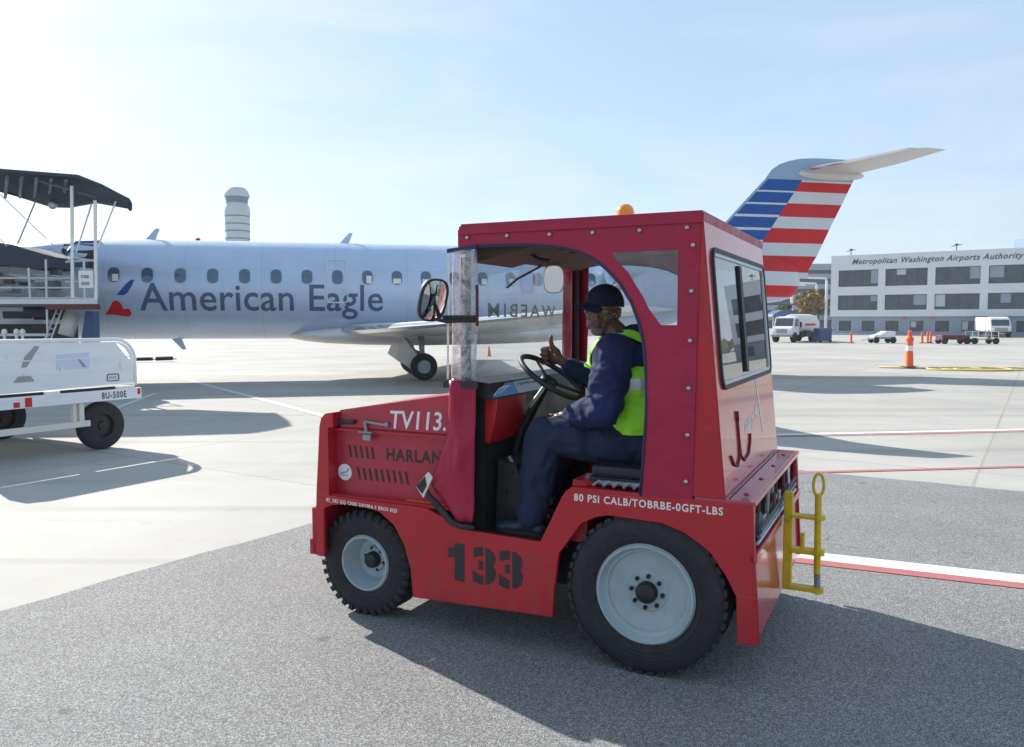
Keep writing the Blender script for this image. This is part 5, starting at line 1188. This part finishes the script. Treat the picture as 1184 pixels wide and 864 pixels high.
# portable booth, blue canopy left of the tanker
p=at(904,372,66); t=thing('canopy_tent','small dark blue canopy tent behind the tanker truck','tent',(p.x,66,0))
b=MB(); b.prism([(-1.1,1.9),(-1.0,2.1),(-.3,2.45),(.3,2.45),(1.1,2.1),(1.1,1.9)],SI,-1.0,1.0); b.build('canopy_top',M['bluevan'],t)
b=MB(); [b.tube([(sx,sy,0),(sx,sy,2.0)],.04,6) for sx in (-1.0,1.0) for sy in (-.9,.9)]; b.build('tent_frame',M['galv'],t)
p=gd(951,396); t=thing('equipment_bin','dark blue wheeled bin parked beside the tanker truck','bin',(p.x,p.y,0),.2)
b=MB(); b.box((-.5,-.4,.12),(.5,.4,1.05),.04); b.build('bin_body',M['bluevan'],t); b=MB(); wheels(b,[(-.4,-.35),(.4,-.35)],.12,.08); b.tube([(.5,-.4,.9),(.75,-.4,.95),(.75,.4,.95),(.5,.4,.9)],.03,6); b.build('bin_frame',M['black'],t)
# ------------------------------------------------------------------ baggage cart at left
def cart():
    t=thing('baggage_cart','white panelled baggage cart with grey rail and black wheel at the left edge','baggage cart',(-4.93,10.62,0),math.atan2(.867,.497))
    corner=arc(-.27,1.13,.27,0,90,8)
    pan=[(0,.835)]+corner+[(-2.05,1.42)]+[(-2.05,.80)]
    pan=[(-.03,.835),(-.03,1.10)]+arc(-.27,1.13,.24,0,90,8)[1:]+[(-1.85,1.385),(-1.98,1.33),(-2.05,1.2),(-2.05,.80)]
    hole=[(-.055,1.10),(-.07,1.2),(-.13,1.29),(-.21,1.345),(-.27,1.355)]
    o=plate('side_panel',[pan,hole],SI,0,.02,M['whitewash'],t); 
    b=MB()
    for w in (1.17,1.0): b.box((-2.05,-.006,w),(-.06,0,w+.012))
    for x in (-.2,-.98,-1.6): b.box((x,-.012,1.02 if x>-1.5 else 1.2),(x-.02,-.001,1.10 if x>-1.5 else 1.26))
    b.build('panel_ribs',M['whitewash'],o)
    b=MB(); b.tube([(.0,.01,.80)]+[(a+.0,.01,c) for a,c in arc(-.27,1.13,.27,0,90,10)]+[(-1.8,.01,1.41),(-1.98,.01,1.36),(-2.06,.01,1.2),(-2.06,.01,.8)],.022,8); b.build('tube_frame',M['whitewash'],t,smooth=True)
    b=MB(); b.box((-2.1,-.03,.63),(.06,.03,.765),.006); b.box((-2.1,.0,.70),(.0,2.9,.76)); b.box((.0,0,.62),(.05,2.9,.76),.004); b.build('bed_rail',M['whitewash'],t)
    b=MB(); b.box((-2.1,.03,.76),(0,2.9,.80)); b.build('bed_deck',M['blackpaint'],t)
    b=MB(); b.box((-1.02,-.01,.765),(-1.2,.03,.80)); b.box((-.02,-.01,.765),(-.28,.03,.80)); b.build('panel_hinge',M['white'],t)
    b=MB(); b.box((-2.1,.03,.325),(-.62,.09,.40),.006); b.box((-.76,.03,.40),(-.70,.09,.63)); b.box((-.84,.03,.40),(-.80,.09,.63)); b.build('axle_beam',M['cream'],t)
    for nm,a,c,wd,hg,m in (('marking_tag',0,.68,.06,.075,'acred'),('marking_tag',-1.45,.64,.08,.11,'acred'),('marking_tag',-1.58,.645,.07,.06,'acred')):
        b=MB(); b.box((a,-.034,c),(a+wd if a<0 else a+.04,-.031,c+hg)); b.build(nm,M[m],t)
    CT=lambda u0,w0:(lambda x,y,z:Vector((u0+x,-.031-z,w0+y)))
    text('cart_number','8U-500E',CT(-.50,.655),(.34,.085),M['stencil'],t,bold=.02,spacing=1.2)
    text('panel_marking','INS',lambda x,y,z:Vector((-.37+x,-.001-z,.90+y)),(.10,.035),M['stencil'],t)
    b=MB(); rp=rrect(-.40,-.24,.875,.96,.02); b.tube([(a,-.003,c) for a,c in rp],.006,5,closed=True); b.build('marking_frame',M['stencil'],t)
    b=MB(); b.prism([(-1.46,1.10),(-1.40,1.10),(-1.24,1.34),(-1.30,1.345),(-1.42,1.22)],SI,-.003,-.001); b.prism([(-1.56,.93),(-1.50,1.0),(-1.44,1.02),(-1.36,1.0),(-1.32,.95),(-1.32,.93)],SI,-.003,-.001); b.prism([(-.72,1.07),(-.67,1.07),(-.76,1.18),(-.79,1.18)],SI,-.003,-.001); b.build('panel_scrapes',M['dull'],t)
    b=MB(); b.prism([(-1.05,1.05),(-.63,1.05),(-.63,1.25),(-1.05,1.23)],SI,-.0025,-.001); b.build('faded_sticker',M['decalpale'],t)
    for (x,y) in ((-.42,.14),(-.55,2.15),(-2.3,.16),(-2.3,2.15)):
        w=bpy.data.objects.new('wheel',None); COL.objects.link(w); w.parent=t; w.location=(x,y,.305)
        b=MB(); b.lathe([(.15,-.06),(.25,-.075),(.295,-.06),(.305,-.03),(.305,.03),(.295,.06),(.25,.075),(.15,.06)],(0,0,0),(0,1,0),n=36); b.build('tyre',M['tyre'],w,auto=40)
        b=MB(); b.lathe([(0,-.04),(.05,-.05),(.06,-.03),(.14,-.02),(.155,-.058)],(0,0,0),(0,1,0),n=24); b.lathe([(0,.04),(.05,.05),(.06,.03),(.14,.02),(.155,.058)],(0,0,0),(0,1,0),n=24); b.build('rim',M['blackpaint'],w,auto=40)
cart()
# bar lying behind the cart
p=gd(158,419);q=gd(200,418); t=thing('tow_bar','dark two-piece tow bar lying on the concrete beyond the white cart','tow bar',p)
d=q-p; b=MB(); b.tube([(0,0,.12),d*.44+Vector((0,0,.12))],.07,8); b.tube([d*.52+Vector((0,0,.12)),d+Vector((0,0,.13))],.08,8); b.build('bar',M['black'],t); b=MB(); b.tube([d*-.6+Vector((0,0,.1)),d*1.1+Vector((0,0,.1))],.03,6); b.build('bar_rod',M['galv'],t)
# ------------------------------------------------------------------ canopied belt loader / service platform
def lift():
    t=thing('service_platform','raised railed service platform with dark canopy roof standing behind the white cart','service platform',(-10.4,18.9,0))
    o=Vector((10.4,-18.9,0)); q=lambda x,y,Y: at(x,y,Y*1.18)+o
    def tube(nm,segs,r,m,par=t):
        b=MB()
        for s in segs: b.tube([q(*p) for p in s],r,6)
        return b.build(nm,m,par)
    # canopy : cloth slab with drooping right end
    top=[[(-190,186,14.6),(-190,214,17.6)],[(0,195,14.6),(0,218,17.4)],[(90,202,14.8),(60,237,17.2)],[(100,206,14.8),(80,237.5,17.2)],[(118,213,14.9),(112,232,17.0)],[(150,231,15.0),(150,239,16.6)],[(153,238,15),(153,243,16.6)]]
    b=MB(); rows=[]
    for (a,c) in top:
        A=q(*a);C=q(*c); rows.append([b.bm.verts.new(A.lerp(C,k/8)+Vector((0,0,.10*math.sin(pi*k/8)))) for k in range(9)])
    for i in range(len(rows)-1):
        for k in range(8): b.face([rows[i][k],rows[i+1][k],rows[i+1][k+1],rows[i][k+1]])
    cn=b.build('canopy',M['canopy'],t,smooth=True); md=cn.modifiers.new('s','SOLIDIFY'); md.thickness=.07
    b=MB()
    for k in range(9):
        x=-60+17*k; A=q(x,196+.07*max(x,0)+1,14.7)+Vector((0,0,-.12)); C=q(x-10+8,226,17.1)+Vector((0,0,-.05)); b.tube([A,C],.035,6)
    b.tube([q(-150,216,17.2),q(0,221,17.2),q(56,236,17.1)],.03,6); b.tube([q(40,207,14.9),q(112,228,15.2)],.04,6)
    b.build('canopy_slats',M['machine'],cn)
    b=MB(); p=q(62,237,16.9); b.lathe([(0,0),(.09,0),(.10,.10),(.06,.14),(0,.14)],p,(0.2,-1,-.2),n=16); b.build('work_lamp',M['galv'],cn)
    tube('post',[[(83,215,15),(84,345,15)]],.035,M['white']); tube('post',[[(110,232,15),(111,346,15)]],.035,M['white'])
    tube('brace',[[(106,236,15.6),(88,292,15.2)],[(134,233,15.2),(113,286,15)],[(41,233,17),(18,288,16.5)]],.018,M['white']); tube('stay_cable',[[(-60,180,15),(0,225,15),(82,303,15)],[(-20,255,15),(8,285,15)]],.010,M['galv'])
    # deck and rails
    b=MB(); 
    A=q(-190,349,15);C=q(113,349,15); z=A.z; b.prism([(A.x,A.y),(C.x,A.y),(q(110,349,16.4).x,q(110,349,16.4).y),(A.x,A.y+1.6)],lambda a,c,tt:Vector((a,c,tt)),z-.10,z); dk=b.build('deck',M['machine'],t)
    b=MB(); b.box((A.x,A.y-.03,z-.05),(C.x,A.y,z+.06)); b.build('deck_edge',M['galv'],dk)
    b=MB(); b.box((q(40,0,15).x,A.y-.04,z-.17),(C.x+.05,A.y-.0,z-.055)); b.build('deck_bumper',M['maroon'],dk)
    rl=[]
    for y in (322,345,333): rl.append([(-190,y-1,15),(85,y,15)])
    for x in (53,33,-30,-90): rl.append([(x,300 if x==53 else 310,15),(x+2,390 if x==53 else 348,15)])
    tube('railing',rl,.022,M['galv'])
    tube('end_railing',[[(76,303,15),(111,301,15)],[(76,326,15),(111,326,15)],[(97,301,15),(98,347,15)],[(76,344,15),(111,346,15)],[(84,298,15),(111,302,15)],[(84,300,16.3),(111,301,16.3)],[(84,300,16.3),(84,345,16.3)],[(110,300,16.3),(110,345,16.3)]],.024,M['galv'])
    b=MB(); A2=q(90.5,313,14.95);C2=q(107.5,333,14.95); b.box((A2.x,A2.y,C2.z),(C2.x,A2.y+.03,A2.z)); sg=b.build('sign_board',M['white'],t)
    text('sign_text','STAND',lambda x,y,z:Vector((A2.x+.05+x,A2.y-.003-z,(A2.z+C2.z)/2+.02+y)),(.18,.07),M['stencil'],sg,bold=.02); b=MB(); b.box((A2.x+.05,A2.y-.004,C2.z+.06),(A2.x+.23,A2.y-.001,C2.z+.13)); b.build('sign_block',M['dull'],sg)
    # conveyor bulk and machinery on the deck
    b=MB(); pr=[(-190,275),(0,285),(20,284),(75,299),(78,312),(60,314),(0,306),(-190,300)]
    pp=[(q(x,y,16).x,q(x,y,16).z) for x,y in pr]; b.prism(pp,lambda a,c,tt:Vector((a,tt,c)),-.7,1.0); b.build('tarpaulin_cover',M['canopy'],t)
    rg=random.Random(9); b=MB()
    for k in range(46):
        x=rg.uniform(-150,72); y=rg.uniform(312,344); p=q(x,y,rg.uniform(15.3,16.8)); s=Vector((rg.uniform(.08,.55),rg.uniform(.1,.3),rg.uniform(.05,.22))); b.mi=rg.choice((0,0,0,0,1,2,3)); b.box(p-s/2,p+s/2,.01)
    for k in range(14):
        x=rg.uniform(-120,60); y=rg.uniform(312,340); b.mi=rg.choice((1,2)); b.tube([q(x,y,15.4),q(x+rg.uniform(15,45),y+rg.uniform(-8,10),15.5)],.02,6)
    b.box((q(-190,0,16).x,.3,q(0,345,16).z),(q(73,0,16).x,.9,q(0,308,16).z))
    b.build('machinery',[M['machine'],M['galv'],M['dull'],M['maroon']],t)
    # under-structure
    b=MB(); 
    for k in range(20):
        x=rg.uniform(-160,60); y=rg.uniform(352,372); p=q(x,y,rg.uniform(15.3,16.6)); s=Vector((rg.uniform(.3,.9),rg.uniform(.2,.5),rg.uniform(.1,.35))); b.mi=rg.choice((0,0,1)); b.box(p-s/2,p+s/2,.01)
    b.box((q(-190,0,16).x,-.3,.55),(q(52,0,16).x,.9,1.55)); b.mi=1; b.box((q(-190,0,16).x,-.33,1.28),(q(52,0,16).x,-.3,1.34)); b.build('undercarriage',[M['blackpaint'],M['galv'],M['machine']],t)
    b=MB(); 
    pp=[(q(x,y,15.4).x,q(x,y,15.4).z) for x,y in ((98,360),(106,360),(107,400),(84,400))]; pp=[pp[0],pp[1],(pp[2][0],.2),(pp[3][0],.2)]
    b.prism(pp,lambda a,c,tt:Vector((a,tt-.3,c)),-.4,-.1); b.build('blue_pedestal',M['bluevan'],t)
    b=MB(); b.tube([q(84,362,15.6),q(76,388,15.5)],.17,12); b.build('hydraulic_cylinder',M['cream'],t,smooth=True)
    la=[[(66,357,15.2),(52,392,15)],[(72,357,15.2),(59,392,15)]]+[[(66-14*k/6,357+35*k/6,15.2),(72-13*k/6,357+35*k/6,15.2)] for k in range(7)]
    tube('ladder',la,.018,M['galv'])
    for x in (-40,20):
        p=q(x,0,15.4); b=MB(); b.lathe([(0,-.15),(.4,-.15),(.45,-.1),(.45,.1),(.4,.15),(0,.15)],(p.x,-.3,.45),(0,1,0),n=28); b.build('wheel',M['tyre'],t,auto=40)
    for x in (5,19,26):
        p=q(x,384,14.9); b=MB(); b.ell(p,(.06,.05,.07)); b.tube([p,p-Vector((0,0,.2))],.03,6); b.build('valve',M['white'],t,smooth=True)
lift()
if HAZE>0:
    b=MB(); b.box((-3100,-3100,-1),(3100,3100,76)); hz=b.build('haze',None); tag(hz,kind='stuff')
    hm=bpy.data.materials.new('haze_air'); hm.use_nodes=True; hn=hm.node_tree; hn.nodes.clear(); ho=hn.nodes.new('ShaderNodeOutputMaterial'); pv=hn.nodes.new('ShaderNodeVolumePrincipled')
    pv.inputs['Color'].default_value=(.86,.93,1,1); pv.inputs['Density'].default_value=HAZE; pv.inputs['Anisotropy'].default_value=.0; hn.links.new(pv.outputs[0],ho.inputs['Volume']); hz.data.materials.append(hm)
# ------------------------------------------------------------------ camera, sun, sky
cam=bpy.data.cameras.new('camera'); co=bpy.data.objects.new('camera',cam); COL.objects.link(co)
cam.sensor_width=36; cam.lens=36*F_/1184; cam.clip_end=6000; cam.clip_start=.05
co.location=(0,0,EYE); co.rotation_euler=(pi/2-PIT,0,0); scene.camera=co
AZ=R(43); EL=R(31)
sd=Vector((-math.sin(AZ)*math.cos(EL),math.cos(AZ)*math.cos(EL),math.sin(EL)))
sl=bpy.data.lights.new('sun','SUN'); sl.energy=SUNE; sl.angle=R(.53); sl.color=(1,.95,.87); so=bpy.data.objects.new('sun',sl); COL.objects.link(so); so.rotation_euler=sd.to_track_quat('Z','Y').to_euler()
w=bpy.data.worlds.new('World'); scene.world=w; w.use_nodes=True; nt=w.node_tree; bg=nt.nodes['Background']
sk=nt.nodes.new('ShaderNodeTexSky'); sk.sky_type='NISHITA'; sk.sun_disc=False; sk.sun_elevation=EL; sk.sun_rotation=-AZ; sk.air_density=SKA; sk.dust_density=SKD; sk.ozone_density=1.0; sk.altitude=0
bg.inputs[1].default_value=SKS
mxs=nt.nodes.new('ShaderNodeMix'); mxs.data_type='RGBA'; mxs.inputs[0].default_value=SKM; nt.links.new(sk.outputs[0],mxs.inputs[6]); mxs.inputs[7].default_value=(SKC[0],SKC[1],SKC[2],1)
tcw=nt.nodes.new('ShaderNodeTexCoord'); mpw=nt.nodes.new('ShaderNodeMapping'); mpw.inputs['Scale'].default_value=(1.2,1.2,5.5); mpw.inputs['Rotation'].default_value=(.12,.08,.4); nt.links.new(tcw.outputs['Generated'],mpw.inputs[0])
nw_=nt.nodes.new('ShaderNodeTexNoise'); nw_.inputs['Scale'].default_value=2.2; nw_.inputs['Detail'].default_value=8; nw_.inputs['Roughness'].default_value=.58; nw_.inputs['Distortion'].default_value=.6; nt.links.new(mpw.outputs[0],nw_.inputs['Vector'])
mrw=nt.nodes.new('ShaderNodeMapRange'); mrw.inputs['From Min'].default_value=.42; mrw.inputs['From Max'].default_value=.75; mrw.inputs['To Max'].default_value=.55; nt.links.new(nw_.outputs[0],mrw.inputs[0])
mcl=nt.nodes.new('ShaderNodeMix'); mcl.data_type='RGBA'; mcl.inputs[6].default_value=(SKC[0],SKC[1],SKC[2],1); mcl.inputs[7].default_value=(7.0,7.3,7.6,1); nt.links.new(mrw.outputs[0],mcl.inputs[0]); nt.links.new(mcl.outputs[2],mxs.inputs[7])
nt.links.new(mxs.outputs[2],bg.inputs[0])
vs=scene.view_settings; vs.view_transform='Standard'; vs.look='None'; vs.exposure=EXPO; vs.gamma=1; vs.use_curve_mapping=False
scene.render.engine='CYCLES'; scene.cycles.max_bounces=8; scene.cycles.transparent_max_bounces=16
scene.render.resolution_x=1024; scene.render.resolution_y=747
# ------------------------------------------------------------------ repeated small parts become parts of their own
def split_islands(o,name):
    bm=bmesh.new(); bm.from_mesh(o.data); seen=set(); isl=[]
    bm.verts.ensure_lookup_table()
    for v in bm.verts:
        if v.index in seen: continue
        st=[v]; seen.add(v.index); g=[]
        while st:
            q=st.pop(); g.append(q.index)
            for e in q.link_edges:
                w_=e.other_vert(q)
                if w_.index not in seen: seen.add(w_.index); st.append(w_)
        isl.append(set(g))
    bm.free()
    for g in isl:
        b2=bmesh.new(); b2.from_mesh(o.data); bmesh.ops.delete(b2,geom=[v for v in b2.verts if v.index not in g],context='VERTS')
        me=bpy.data.meshes.new(name); b2.to_mesh(me); b2.free()
        n_=bpy.data.objects.new(name,me); COL.objects.link(n_); n_.parent=o.parent
        for m_ in o.data.materials: me.materials.append(m_)
    bpy.data.objects.remove(o)
for o in list(bpy.data.objects):
    base=o.name.split('.')[0]
    if o.type=='MESH' and base in ('wheels','snap_fasteners','panel_scrapes'):
        split_islands(o,{'wheels':'wheel','snap_fasteners':'snap_fastener','panel_scrapes':'panel_scrape'}[base])
